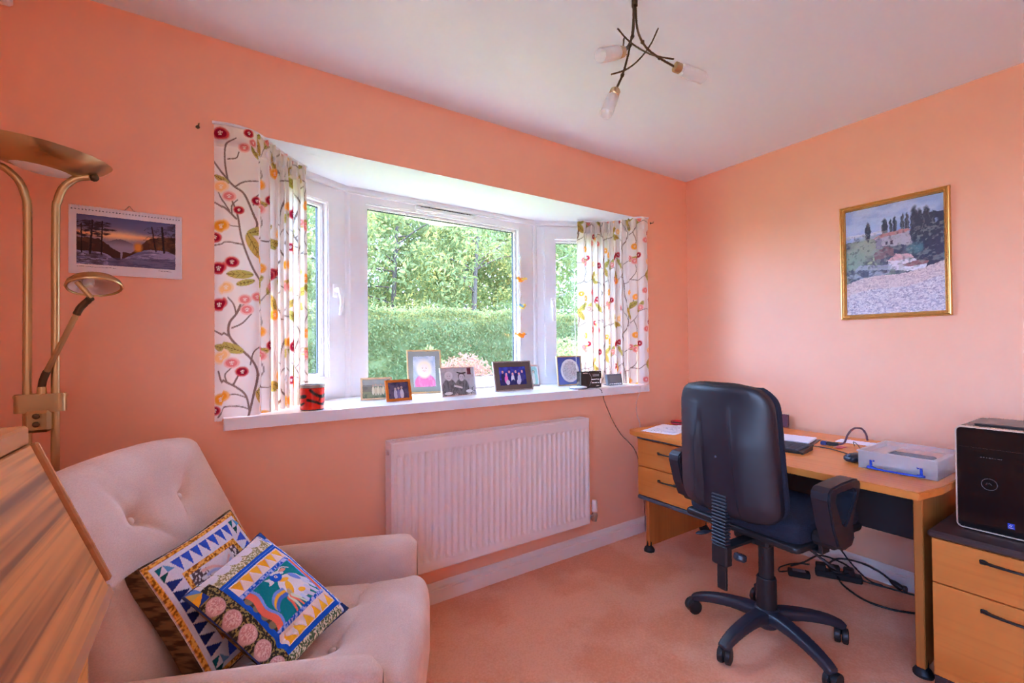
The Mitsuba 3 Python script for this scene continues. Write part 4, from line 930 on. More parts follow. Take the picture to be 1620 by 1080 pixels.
def left_panel(P):
    """The broad flat width of the left curtain, drawn as one continuous branch pattern."""
    m = np.clip((0.158 - P.x) / 0.006, 0, 1); old = P.c.copy(); P.c[:] = L(238, 228, 222); st, olive, ochre = L(134, 110, 100), L(186, 172, 92), L(196, 164, 84)
    g = lambda pts: [((a - 340) / 460.0, (661 - b) / 419.0) for a, b in pts]
    for pts, w in (([(388, 661), (398, 625), (404, 596), (396, 575), (378, 556), (362, 535), (362, 515), (372, 500), (378, 486)], 0.0095), ([(392, 580), (398, 560), (415, 548)], 0.006), ([(366, 522), (380, 515), (394, 500)], 0.006), ([(372, 500), (368, 485), (360, 475)], 0.006), ([(376, 494), (386, 480), (384, 470)], 0.006), ([(362, 535), (350, 528), (338, 522)], 0.007), ([(390, 655), (384, 630), (370, 615), (352, 602), (346, 585)], 0.008), ([(366, 612), (374, 596), (382, 590)], 0.006), ([(358, 606), (356, 595), (364, 585)], 0.005), ([(384, 632), (368, 626), (358, 628)], 0.005), ([(404, 600), (414, 588), (424, 580)], 0.006), ([(346, 655), (356, 645), (376, 646), (392, 652)], 0.006),
                   ([(430, 470), (405, 440), (392, 415), (380, 380), (374, 345), (366, 322)], 0.008), ([(382, 390), (360, 388), (340, 392)], 0.006), ([(372, 350), (356, 335), (338, 325)], 0.007), ([(362, 338), (352, 322), (346, 310)], 0.005), ([(366, 345), (366, 330), (374, 320)], 0.005), ([(376, 362), (366, 362), (360, 360)], 0.004), ([(398, 340), (384, 310), (370, 300), (360, 290), (338, 262)], 0.008), ([(398, 340), (404, 358), (390, 380)], 0.009), ([(398, 325), (404, 310), (420, 300)], 0.006), ([(370, 300), (384, 290), (410, 285)], 0.006), ([(360, 290), (356, 260), (358, 235), (372, 222)], 0.006), ([(360, 258), (372, 254), (376, 244)], 0.005)): P.line(g(pts), w, st, soft=0.001, taper=0.75)
    for (a, b), (c, d), cl in (((362, 296), (340, 284), olive), ((388, 372), (425, 360), olive), ((388, 372), (410, 410), ochre), ((398, 437), (358, 438), olive), ((400, 446), (372, 454), olive), ((382, 560), (340, 546), olive), ((402, 622), (416, 648), ochre), ((404, 622), (428, 612), olive), ((408, 250), (396, 232), olive)):
        p0, p1 = g([(a, b), (c, d)]); leaf(P, *p0, math.atan2(p1[1] - p0[1], p1[0] - p0[0]), math.hypot(p1[0] - p0[0], p1[1] - p0[1]), cl)
    for a, b, r, kd in ((350, 220, 0.027, 'red'), (350, 301, 0.026, 'peach'), (362, 316, 0.022, 'pink'), (376, 336, 0.018, 'red'), (350, 362, 0.027, 'orange'), (341, 380, 0.022, 'red'), (346, 427, 0.027, 'red'), (366, 419, 0.024, 'red'), (357, 459, 0.025, 'peach'), (347, 483, 0.027, 'red'), (385, 477, 0.022, 'pink'), (388, 493, 0.023, 'pink'), (404, 472, 0.021, 'pink'), (350, 564, 0.028, 'peach'), (365, 577, 0.023, 'pink'), (379, 591, 0.022, 'red'), (350, 628, 0.026, 'orange'), (341, 645, 0.02, 'red'), (392, 212, 0.02, 'red'), (400, 225, 0.018, 'pink'), (384, 236, 0.02, 'pink'), (404, 318, 0.02, 'red')): p0 = g([(a, b)])[0]; blossom(P, p0[0], p0[1], r, kd)
    P.c = old * (1 - m[:, None]) + P.c * m[:, None]


def curtain(label, plan, phase, amp, zb, zt, nx, nz, seed, lows=None, x_off=0.0):
    k = thing('curtain', label, 'curtain')
    path = spline([(*q, 0) for q in plan], 60)[:, :2]; sl = np.r_[0, np.cumsum(np.linalg.norm(np.diff(path, axis=0), axis=1))]; Lp = sl[-1]
    t = np.linspace(0, 1, nx); base = np.stack([np.interp(t * Lp, sl, path[:, c]) for c in (0, 1)], 1); tg = np.gradient(base, axis=0); tg /= np.linalg.norm(tg, axis=1, keepdims=True); nm = np.stack([-tg[:, 1], tg[:, 0]], 1)
    ph = np.interp(t, *phase) * 2 * math.pi; am = np.interp(t, *amp)

    def at(v):
        g = meshkit.noise(np.stack([ph * 0.33, ph * 0 + v * 2.0, ph * 0 + seed], -1), seed) - 0.5
        a = am * (0.55 + 0.45 * min(1.0, (1 - v) * 5 + 0.25)) * (1 + 0.5 * g); p2 = ph + 0.9 * g * (1 - v)
        off = a * np.sin(p2) + 0.25 * a * np.sin(2.3 * p2 + 1); al = 0.45 * a * np.sin(2 * p2 + 0.6)
        if v > 0.93: off = off * 0.7 + 0.006 * np.sin(ph * 2.7 + 1)
        return base + nm * off[:, None] + tg * al[:, None]
    vs = np.linspace(0, 1, nz); rows = [at(v) for v in vs]; mid = rows[nz // 2]; arc = np.r_[0, np.cumsum(np.linalg.norm(np.diff(mid, axis=0), axis=1))]
    zbot = np.full(nx, zb) if lows is None else np.interp(t, *lows)
    V = np.concatenate([np.c_[r, zbot + (zt - zbot) * v] for r, v in zip(rows, vs)])
    i, j = np.meshgrid(np.arange(nx - 1), np.arange(nz - 1)); q = (j * nx + i).ravel()
    m = trimesh.Trimesh(V, np.vstack([np.stack([q, q + 1, q + nx + 1], 1), np.stack([q, q + nx + 1, q + nx], 1)]), process=False)
    P = Paint(np.tile(arc, nz) + x_off, np.repeat(vs * (zt - zb), nx), (1, 1, 1)); vine_cloth(P)
    if x_off == 0: left_panel(P)
    part(k, 'cloth', m, 'mat_curtain', True, color=np.clip(P.c, 0, 1))
    tape = at(0.945); tz = zt - 0.06
    part(k, 'heading_tape', sweep(np.c_[tape[::3] + nm[::3] * 0.004, np.full(len(tape[::3]), tz)], np.array([(-0.0008, -0.010), (0.0008, -0.010), (0.0008, 0.010), (-0.0008, 0.010)])), 'mat_paper', 40)
    rl = thing('curtain_rail', 'slim white curtain rail carrying the ' + ('left' if x_off == 0 else 'right') + ' curtain', 'curtain rail')
    part(rl, 'rail', sweep(np.c_[path[::12], np.full(len(path[::12]), zt + 0.002)] + [0, 0, 0.0], rrect(0.010, 0.010, 0.002, 2)), 'mat_upvc')
    return k


curtain('white curtain printed with red and orange blossoms on vines, left of the bay window', [(-2.868, -0.048), (-2.80, -0.060), (-2.725, -0.035), (-2.665, 0.045), (-2.585, 0.15), (-2.505, 0.225)],
        ([0, 0.30, 0.45, 1.0], [0.1, 0.75, 2.0, 8.4]), ([0, 0.25, 0.5, 1.0], [0.010, 0.014, 0.024, 0.020]), 0.969, 2.056, 420, 330, 3, ([0, 0.06, 0.075, 1], [0.955, 0.955, 0.969, 0.969]))
curtain('white curtain printed with red and orange blossoms on vines, right of the bay window', [(-0.835, 0.235), (-0.74, 0.215), (-0.655, 0.145), (-0.585, 0.05), (-0.535, -0.030), (-0.468, -0.045)],
        ([0, 0.2, 0.7, 1.0], [0.2, 1.6, 7.6, 9.2]), ([0, 0.5, 1.0], [0.018, 0.020, 0.016]), 0.969, 2.056, 420, 330, 6, None, 0.13)


# ------------------------------------------------------------------ things on the sill
def photo_frame(label, centre, yaw, w, h, lean, border, fmat, mount, print_fn, nx=70, ny=60, thick=0.012, px=None, glass=True):
    """Standing frame: bottom centre, facing yaw (0 = towards the room), leaning back."""
    k = thing('photo_frame', label, 'photo frame', None)
    c, s = math.cos(yaw), math.sin(yaw); ax = np.array([c, s, 0.0]); back = np.array([-s, c, 0.0])
    upv = Z * math.cos(lean) + back * math.sin(lean); nf = np.cross(ax, upv); o = np.array(centre, float) - ax * w / 2
    M = frame4(o, ax, upv, nf)
    fr = sbox(0, 0, w, h).difference(sbox(border, border, w - border, h - border)); ch = min(0.0025, border * 0.3)
    m = cat(ext(fr, thick - ch), ext(sbox(ch, ch, w - ch, h - ch).difference(sbox(border - ch, border - ch, w - border + ch, h - border + ch)), ch).apply_translation((0, 0, thick - ch)))
    part(k, 'frame', m.apply_transform(M), fmat, False)
    part(k, 'backing', bx(0.003, w - 0.003, 0.003, h - 0.003, -0.002, 0.0005).apply_transform(M), 'mat_dark_top', False)
    mw = px if px else (0, 0)
    if mount is not None: part(k, 'mount', ext(sbox(border - 0.001, border - 0.001, w - border + 0.001, h - border + 0.001).difference(sbox(border + mw[0], border + mw[1], w - border - mw[0], h - border - mw[1])), 0.0015, None).apply_translation((0, 0, 0.003)).apply_transform(M), mount, False)
    pw, ph_ = w - 2 * border - 2 * mw[0] + 0.002, h - 2 * border - 2 * mw[1] + 0.002
    printed(k, 'photograph', o + ax * (border + mw[0] - 0.001) + upv * (border + mw[1] - 0.001) + nf * 0.0025, ax, upv, pw, ph_, nx, ny, lambda P: print_fn(P, pw, ph_))
    st = np.array(centre, float) + back * 0.0
    hs = h * 0.62; topj = np.array(centre, float) + upv * hs; foot = np.array(centre, float) + back * (hs * math.sin(lean) + 0.05)
    d = foot - topj; Ls = np.linalg.norm(d)
    part(k, 'strut', obox((topj + foot) / 2 - nf * 0.004, d / Ls, ax, np.cross(d / Ls, ax), Ls / 2, w * 0.12, 0.0015), 'mat_dark_top')
    return k


def head(P, x, y, r, skin, hair, long=False):
    if long: P.ell(x, y - r * 0.3, r * 1.25, r * 1.5, 0, hair, 0.15)
    P.ell(x, y + r * 0.22, r * 1.12, r * 1.05, 0, hair, 0.12); P.ell(x, y - r * 0.08, r * 0.82, r * 0.98, 0, skin, 0.12)
    for sg in (-1, 1): P.ell(x + sg * r * 0.32, y + r * 0.02, r * 0.11, r * 0.07, 0, hair * 0.4, 0.3); P.line([(x + sg * r * 0.18, y + r * 0.2), (x + sg * r * 0.48, y + r * 0.2)], r * 0.07, hair * 0.6, False)
    P.line([(x - r * 0.25, y - r * 0.42), (x, y - r * 0.52), (x + r * 0.25, y - r * 0.42)], r * 0.09, skin * np.array([0.7, 0.4, 0.4]), True); P.line([(x, y), (x + r * 0.06, y - r * 0.22)], r * 0.05, skin * 0.75, False)


def garden_group(P, w, h):
    P.c[:] = L(150, 160, 120); P.put(smooth01(0.4, 0.65, P.n(60, 60, 1)), L(96, 116, 92)); P.put((P.y > h * 0.62) * 0.7, L(178, 190, 190)); P.rect(0, w * 0.4, h * 0.35, h * 0.7, L(126, 124, 112), 0.7)
    for i in range(5): P.ell(w * (0.38 + 0.09 * i), h * (0.40 - 0.03 * (i % 2)), w * 0.05, h * 0.22, 0, (L(232, 226, 190), L(216, 206, 170))[i % 2]); head(P, w * (0.38 + 0.09 * i), h * (0.66 + 0.04 * (i % 2)), w * 0.032, L(220, 186, 160), L(190, 170, 130))


def couple(P, w, h):
    P.c[:] = L(96, 86, 108); P.put(smooth01(0.4, 0.65, P.n(50, 50, 2)), L(60, 54, 82))
    for i, cl in enumerate((L(190, 190, 206), L(120, 120, 160), L(210, 206, 214))): P.ell(w * (0.36 + 0.15 * i), h * 0.28, w * 0.09, h * 0.3, 0, cl); head(P, w * (0.36 + 0.15 * i), h * (0.60 + 0.03 * i), w * 0.055, L(206, 186, 178), L(150, 130, 130))


def child_portrait(P, w, h):
    P.c[:] = L(176, 196, 214); P.put(smooth01(0.35, 0.65, P.n(30, 30, 3)), L(206, 216, 226)); P.ell(w * 0.5, h * 0.62, w * 0.36, h * 0.28, 0, L(226, 226, 222), 0.2)
    P.ell(w * 0.52, h * 0.12, w * 0.46, h * 0.30, 0, L(208, 120, 176), 0.06); P.put(((np.hypot((P.x - w * 0.52) / (w * 0.46), (P.y - h * 0.12) / (h * 0.3)) < 1) * smooth01(0.45, 0.62, P.n(90, 40, 4))) * 0.6, L(226, 156, 200))
    head(P, w * 0.5, h * 0.60, w * 0.24, L(244, 226, 216), L(236, 228, 206), True)


def two_old_people(P, w, h):
    g = lambda q: L(q, q, q)
    P.c[:] = g(186); P.rect(w * 0.80, w * 0.92, h * 0.75, h, L(96, 40, 52)); P.put(smooth01(0.5, 0.7, P.n(30, 30, 5)) * 0.4, g(150)); P.rect(0, w, 0, h * 0.30, g(128)); P.put((P.y < h * 0.3) * smooth01(0.4, 0.6, P.n(120, 200, 6)), g(190))
    for cx, hy, hr, hair in ((0.24, 0.70, 0.105, 216), (0.62, 0.66, 0.095, 110)):
        P.ell(w * cx, h * 0.28, w * 0.21, h * 0.34, 0, g(120), 0.08); P.put((np.hypot((P.x - w * cx) / (w * 0.21), (P.y - h * 0.28) / (h * 0.34)) < 1) * smooth01(0.45, 0.6, P.n(160, 60, 7)) * 0.7, g(84)); head(P, w * cx, h * hy, w * hr, g(206), g(hair))
    P.line([(w * 0.50, h * 0.84), (w * 0.62, h * 0.80), (w * 0.74, h * 0.82)], h * 0.05, g(60)); P.line([(w * 0.7, h * 0.62), (w * 0.9, h * 0.68)], h * 0.10, g(180)); P.line([(w * 0.40, h * 0.36), (w * 0.60, h * 0.28)], h * 0.07, g(210)); P.ell(w * 0.82, h * 0.14, w * 0.10, h * 0.06, 0, g(225)); P.ell(w * 0.2, h * 0.10, w * 0.12, h * 0.05, 0, g(220))


def family_group(P, w, h):
    P.c[:] = L(40, 46, 140); P.put(smooth01(0.4, 0.7, P.n(40, 40, 8)) * 0.8, L(66, 84, 190)); P.rect(0, w, 0, h * 0.3, L(30, 34, 96))
    cl = (L(30, 34, 80), L(240, 120, 200), L(30, 40, 110), L(210, 214, 232), L(36, 40, 96), L(196, 200, 224), L(60, 60, 130))
    for i in range(7): P.ell(w * (0.14 + 0.12 * i), h * (0.32 if i % 2 else 0.42), w * 0.07, h * 0.24, 0, cl[i]); head(P, w * (0.14 + 0.12 * i), h * (0.60 if i % 2 else 0.72), w * 0.042, L(236, 176, 190), L(120, 90, 120))
    for i in range(3): P.ell(w * (0.30 + 0.2 * i), h * 0.16, w * 0.07, h * 0.14, 0, cl[(i + 3) % 7])


def pale_figures(P, w, h):
    P.c[:] = L(150, 208, 204); P.put(smooth01(0.4, 0.65, P.n(50, 40, 9)), L(190, 226, 220))
    for i in range(3): P.ell(w * (0.30 + 0.22 * i), h * 0.35, w * 0.10, h * 0.30, 0, (L(214, 232, 228), L(96, 160, 160), L(226, 236, 230))[i]); head(P, w * (0.30 + 0.22 * i), h * 0.70, w * 0.08, L(216, 210, 200), L(110, 130, 120))


mat('mat_warm_gold', (0.72, 0.40, 0.16), 0.35, 0.55); mat('mat_pale_gold', (0.78, 0.62, 0.38), 0.35, 0.5); mat('mat_pewter', (0.40, 0.36, 0.33), 0.35, 0.6); mat('mat_grey_mount', lin(140, 150, 148), 0.8); mat('mat_dark_mount', lin(96, 80, 72), 0.7); mat('mat_orange_wood', lin(206, 116, 40), 0.35, 0.2); mat('mat_gilt', (0.72, 0.56, 0.32), 0.4, 0.6)
ZS = Z0 + 0.0005
photo_frame('small pale gold frame with a garden group photograph, leftmost of the frames on the sill', (-2.198, 0.185, ZS), -0.20, 0.150, 0.110, 0.24, 0.009, 'mat_pale_gold', None, garden_group, 90, 60)
photo_frame('small orange wooden frame with a dusky photograph, in front of the pale gold one', (-2.125, 0.070, ZS), 0.10, 0.128, 0.102, 0.24, 0.012, 'mat_orange_wood', None, couple, 80, 60)
photo_frame('tall gold frame with a grey mount and a portrait of a child in pink', (-1.885, 0.330, ZS), -0.22, 0.192, 0.245, 0.22, 0.008, 'mat_gilt', 'mat_grey_mount', child_portrait, 90, 110, px=(0.026, 0.028))
photo_frame('thin silver frame with a black and white photograph of two old people', (-1.800, 0.085, ZS), 0.06, 0.205, 0.150, 0.18, 0.004, 'mat_silver', None, two_old_people, 130, 95)
photo_frame('pewter frame with a dark mount and a blue toned family group photograph', (-1.412, 0.150, ZS), 0.0, 0.262, 0.172, 0.20, 0.007, 'mat_pewter', 'mat_dark_mount', family_group, 110, 80, px=(0.032, 0.026))
photo_frame('small silver frame with pale green figures, behind the pewter frame', (-1.185, 0.300, ZS), -0.10, 0.125, 0.138, 0.18, 0.011, 'mat_silver', None, pale_figures, 60, 70)


def disc_frame():
    def fn(P, w, h):
        P.c[:] = L(70, 92, 176)
        P.put(np.clip(1 - P.y / h, 0, 1) * 0.5, L(130, 150, 214))
    k = photo_frame('blue frame holding a round white perforated disc, on the sill beside the radio', (-0.935, 0.215, ZS), -0.02, 0.205, 0.190, 0.10, 0.007, 'mat_gilt', None, fn, 20, 20)
    lean = 0.10; upv = Z * math.cos(lean) + Y * math.sin(lean); nf = np.cross(X, upv); c = np.array([-0.935, 0.215, ZS]) + upv * 0.095 + nf * 0.006
    d = part(k, 'white_disc', lathe([(0, 0), (0.074, 0), (0.076, 0.003), (0.074, 0.008), (0.066, 0.009), (0.064, 0.007), (0, 0.007)], 48, c, nf), 'mat_gloss_white', 30, 'round white grille')
    dots = []
    ax = X
    for i in range(-13, 14):
        for j in range(-13, 14):
            if math.hypot(i, j) < 12.6: dots.append(obox(c + nf * 0.0072 + ax * i * 0.0048 + upv * j * 0.0048, ax, upv, nf, 0.0012, 0.0012, 0.0003))
    part(d, 'perforations', cat(*dots), 'mat_grey_trim', False, kind='stuff')


disc_frame()


def red_tin():
    k = thing('red_jar', 'squat red jar with black brush strokes, on the sill by the left curtain', 'jar')
    c = np.array([-2.520, 0.012, ZS]); h, r = 0.105, 0.047
    m, u, v = grid(90, 40, lambda u, v: c + np.stack([r * np.cos(u * 2 * math.pi), r * np.sin(u * 2 * math.pi), 0.004 + v * (h - 0.012)], 1))
    P = Paint(u * 0.295, v * h, L(214, 28, 20)); P.put(smooth01(0.5, 0.7, P.n(20, 20, 3)) * 0.5, L(236, 60, 24)); P.put((v > 0.94) * 1.0, L(60, 20, 18))
    for x0 in (0.0, 0.098, 0.196):
        P.line([(x0 + 0.01, 0.090), (x0 + 0.03, 0.070), (x0 + 0.055, 0.058), (x0 + 0.085, 0.062)], 0.012, L(24, 18, 18), soft=0.002, taper=1.5); P.line([(x0 + 0.0, 0.045), (x0 + 0.03, 0.034), (x0 + 0.06, 0.022), (x0 + 0.08, 0.030)], 0.014, L(28, 20, 18), soft=0.002, taper=0.6); P.line([(x0 + 0.05, 0.058), (x0 + 0.045, 0.040)], 0.006, L(30, 20, 18), soft=0.002)
    part(k, 'body', m, 'mat_glazed_print', True, color=np.clip(P.c, 0, 1))
    part(k, 'base', lathe([(0, 0), (r - 0.002, 0), (r, 0.004), (0, 0.004)], 48, c), 'mat_dark_top')
    part(k, 'rim', lathe([(r - 0.004, h - 0.014), (r + 0.0015, h - 0.012), (r + 0.002, h - 0.001), (r, h), (r - 0.004, h - 0.002), (r - 0.004, h - 0.014)], 48, c), 'mat_pewter', 40)
    part(k, 'contents', lathe([(0, 0), (r - 0.004, 0), (r - 0.004, 0.001), (0, 0.001)], 40, c + Z * (h - 0.016)), 'mat_dark_top')


mat('mat_glazed_print', VC, 0.12, spec=0.6)
red_tin()


def radio():
    k = thing('radio', 'black digital radio with rows of silver buttons on the sill', 'radio')
    x0, x1, y0, y1, z0 = -1.040, -0.866, -0.004, 0.034, ZS; h = 0.101
    part(k, 'body', bx(x0, x1, y0, y1, z0, z0 + h, 0.004), 'mat_gloss_black'); yf = y0 - 0.0004
    part(k, 'display', bx(x0 + 0.098, x0 + 0.150, yf - 0.001, yf + 0.001, z0 + 0.068, z0 + 0.083, 0.0005), 'mat_lcd', False, 'grey display')
    for r in range(2):
        for c in range(5): part(k, 'button', bx(x0 + 0.088 + c * 0.0128, x0 + 0.097 + c * 0.0128, yf - 0.003, yf + 0.001, z0 + 0.027 + r * 0.020, z0 + 0.0345 + r * 0.020, 0.0015), 'mat_silver')
    part(k, 'button', bx(x0 + 0.156, x0 + 0.167, yf - 0.003, yf + 0.001, z0 + 0.024, z0 + 0.055, 0.002), 'mat_silver')
    for a, b, c, d in ((0.020, 0.056, 0.089, 0.0925), (0.128, 0.150, 0.009, 0.0135), (0.156, 0.161, 0.088, 0.093)): part(k, 'lettering', bx(x0 + a, x0 + b, yf - 0.0006, yf + 0.0004, z0 + c, z0 + d), 'mat_silver', False)
    t = np.linspace(-0.95, 0.95, 14); part(k, 'speaker_trim', tube(np.stack([x0 + 0.042 + 0.045 * np.cos(t), t * 0 + yf, z0 + 0.052 + 0.045 * np.sin(t)], 1), 0.0008, 6, 3), 'mat_silver', True)
    part(k, 'aerial', tube([(x0 - 0.004, y1 - 0.006, z0 + 0.09), (x0 - 0.010, y1 - 0.002, z0 + 0.66)], 0.0016, 6, sp=False), 'mat_chrome', True)
    solo('radio_cable', tube([(x0 + 0.105, 0.01, ZS + 0.004), (x0 + 0.10, -0.035, ZS + 0.003), (x0 + 0.108, -0.066, Z0 - 0.012), (x0 + 0.17, -0.030, 0.88), (x0 + 0.25, -0.012, 0.76), (x0 + 0.33, -0.008, 0.66), (x0 + 0.40, -0.008, 0.60), (x0 + 0.46, -0.010, 0.535), (x0 + 0.50, -0.015, 0.42), (x0 + 0.52, -0.020, 0.25), (x0 + 0.53, -0.022, 0.10), (x0 + 0.53, -0.025, 0.012)], 0.0016, 6, 8), 'mat_black_plastic', 'thin black cable running from the radio over the sill and down the wall', 'cable', True)


mat('mat_lcd', lin(120, 128, 130), 0.3); radio()
k = thing('white_disc_gadget', 'flat white round gadget lying on the sill in front of the radio', 'gadget')
part(k, 'body', lathe([(0, 0), (0.046, 0), (0.052, 0.006), (0.050, 0.014), (0.040, 0.018), (0, 0.019)], 40, (-1.070, -0.018, ZS)), 'mat_gloss_white', 30); part(k, 'lower_ring', lathe([(0.0525, 0.004), (0.0535, 0.007), (0.0525, 0.009)], 40, (-1.070, -0.018, ZS)), 'mat_grey_trim', 40)
k = thing('desk_clock', 'small grey digital clock on the sill at the foot of the right curtain', 'clock')
M = frame4((-0.770, 0.045, ZS), X, Z * 0.985 + Y * 0.17, -Y * 0.985 + Z * 0.17)
part(k, 'case', bx(0, 0.135, 0.0, 0.072, -0.012, 0.008, 0.004).apply_transform(M), 'mat_slate'); part(k, 'display', bx(0.022, 0.115, 0.018, 0.062, 0.0075, 0.0088).apply_transform(M), 'mat_lcd', False)
for q in range(6): part(k, 'button', bx(0.014 + q * 0.019, 0.026 + q * 0.019, 0.005, 0.012, 0.007, 0.0098, 0.001).apply_transform(M), 'mat_silver')
part(k, 'foot', bx(0.02, 0.115, 0.0, 0.004, -0.05, -0.008).apply_transform(frame4((-0.770, 0.045, ZS), X, Z, -Y)), 'mat_slate')
mat('mat_slate', lin(104, 112, 124), 0.4)
solo('white_cable', tube([(-0.70, 0.03, ZS + 0.002), (-0.62, -0.03, ZS + 0.002), (-0.595, -0.062, ZS - 0.004), (-0.590, -0.064, 0.93), (-0.578, -0.020, 0.84), (-0.555, -0.008, 0.76), (-0.53, -0.007, 0.70), (-0.50, -0.006, 0.45), (-0.49, -0.022, 0.12)], 0.0014, 6, 8), 'mat_upvc', 'thin white cable hanging over the right end of the sill', 'cable', True)


def mobile():
    k = thing('bird_garland', 'string of little felt birds hanging against the window post', 'garland')
    x, y = -1.187, 0.398
    part(k, 'string', tube([(x, y, 1.80), (x - 0.003, y, 1.5), (x - 0.008, y, 1.22)], 0.0012, 5, sp=False), 'mat_string'); part(k, 'sucker', lathe([(0, 0), (0.012, 0), (0.006, 0.008), (0, 0.009)], 16, (x, y, 1.80), (0, -1, 0)), 'mat_frost_white')

    def bird(z, col, wing, sg, dx=0.0):
        o = np.array([x + dx, y - 0.004, z]); b = trimesh.creation.icosphere(2, 1.0); b.vertices = b.vertices * [0.026, 0.012, 0.013] @ np.array([[0.93, 0, 0.36 * sg], [0, 1, 0], [-0.36 * sg, 0, 0.93]]) + o
        bd = part(k, 'bird', b, col, True); h = trimesh.creation.icosphere(2, 0.011); h.apply_translation(o + [-0.024 * sg, 0, 0.010]); part(bd, 'head', h, col, True)
        part(bd, 'beak', lathe([(0, 0), (0.003, 0), (0, 0.014)], 8, o + [-0.034 * sg, 0, 0.010], (-sg, 0, 0)), 'mat_seal')
        part(bd, 'wing', hullmesh(np.array([(-0.01, -0.013, 0.004), (0.024, -0.014, 0.020), (0.030, -0.013, 0.006), (0.0, -0.014, -0.008), (-0.01, -0.015, 0.0), (0.01, -0.016, 0.008)]) * [sg, 1, 1] + o), wing)
        part(bd, 'tail', hullmesh(np.array([(0.018, 0.003, 0.002), (0.018, -0.003, 0.002), (0.044, 0.0, 0.020), (0.046, -0.002, 0.008)]) * [sg, 1, 1] + o), wing)
    bird(1.654, 'mat_orange_felt', 'mat_yellow_felt', 1); bird(1.480, 'mat_yellow_felt', 'mat_blue_felt', -1, 0.0); bird(1.292, 'mat_orange_felt', 'mat_orange_felt', -1, -0.008)
    for z in (1.575, 1.54, 1.41, 1.37): part(k, 'bead', trimesh.creation.icosphere(2, 0.005).apply_translation((x - 0.003, y, z)), 'mat_string', True)


mat('mat_orange_felt', lin(240, 150, 50), 0.9); mat('mat_yellow_felt', lin(236, 214, 120), 0.9); mat('mat_blue_felt', lin(140, 190, 220), 0.9); mat('mat_string', lin(210, 196, 180), 0.9)
mobile()


# ------------------------------------------------------------------ ceiling light
def pendant():
    k = thing('ceiling_light', 'bronze branch ceiling light with three tubular glass shades', 'ceiling light')
    part(k, 'ceiling_rose', lathe([(0, 0), (0.05, 0), (0.05, 0.008), (0.03, 0.022), (0, 0.024)], 32, (-1.716, -1.042, H), (0, 0, -1)), 'mat_brass_dark')
    part(k, 'stem', tube([(-1.716, -1.042, 2.385), (-1.717, -1.040, 2.325)], 0.010, 12, sp=False), 'mat_brass_dark')
    arms = [([(-1.719, -1.039, 2.345), (-1.736, -1.050, 2.229), (-1.772, -1.061, 2.164), (-1.810, -1.072, 2.125)], (-1.927, -1.090, 2.063)),
            ([(-1.714, -1.042, 2.345), (-1.710, -1.044, 2.253), (-1.673, -1.043, 2.210), (-1.622, -1.053, 2.185), (-1.559, -1.070, 2.165)], (-1.435, -1.103, 2.144)),
            ([(-1.718, -1.038, 2.345), (-1.730, -1.043, 2.246), (-1.748, -1.042, 2.168), (-1.767, -1.034, 2.094), (-1.791, -1.023, 2.035)], (-1.845, -1.030, 1.937))]
    for pts, tip in arms:
        a = part(k, 'arm', tube(pts, 0.0036, 8, 8), 'mat_brass_dark', True); p0 = np.array(pts[-1]); d = np.array(tip) - p0; Ls = np.linalg.norm(d); d /= Ls
        for q in (0.45, 0.8):
            sp = spline(pts, 8); c = sp[int(q * (len(sp) - 1))]; t = sp[int(q * (len(sp) - 1)) + 1] - c; t /= np.linalg.norm(t); part(a, 'collar', lathe([(0, -0.003), (0.0062, -0.003), (0.0062, 0.003), (0, 0.003)], 12, c, t), 'mat_brass_dark')
        part(a, 'lamp_holder', lathe([(0, -0.002), (0.008, 0), (0.0165, 0.004), (0.0165, 0.024), (0.013, 0.028), (0, 0.028)], 20, p0, d), 'mat_brass')
        gs = part(a, 'glass_shade', lathe([(0.0215, 0.003), (0.0225, 0.008), (0.0225, Ls - 0.002), (0.0215, Ls)], 28, p0, d), 'mat_clear_glass', 50, 'clear glass tube')
        part(gs, 'frosted_sleeve', lathe([(0.0190, 0.034), (0.0195, 0.036), (0.0195, Ls - 0.008), (0.0185, Ls - 0.006)], 28, p0, d), 'mat_frosted', 50, 'frosted inner tube')
        part(a, 'bulb', lathe([(0, 0.026), (0.006, 0.028), (0.007, 0.052), (0.004, 0.060), (0, 0.061)], 14, p0, d), 'mat_frost_white')
    for pts in ([(-1.741, -0.988, 2.274), (-1.717, -1.015, 2.225), (-1.681, -1.050, 2.183), (-1.651, -1.075, 2.165), (-1.600, -1.100, 2.159)], [(-1.612, -1.049, 2.287), (-1.643, -1.039, 2.223), (-1.691, -1.031, 2.162), (-1.733, -1.015, 2.125), (-1.785, -1.000, 2.100)], [(-1.776, -1.047, 2.194), (-1.786, -1.053, 2.153), (-1.779, -1.057, 2.137), (-1.763, -1.055, 2.143)]):
        part(k, 'twig', tube(pts, 0.0026, 7, 8), 'mat_brass_dark', True, 'thin curved decorative twig')


pendant()


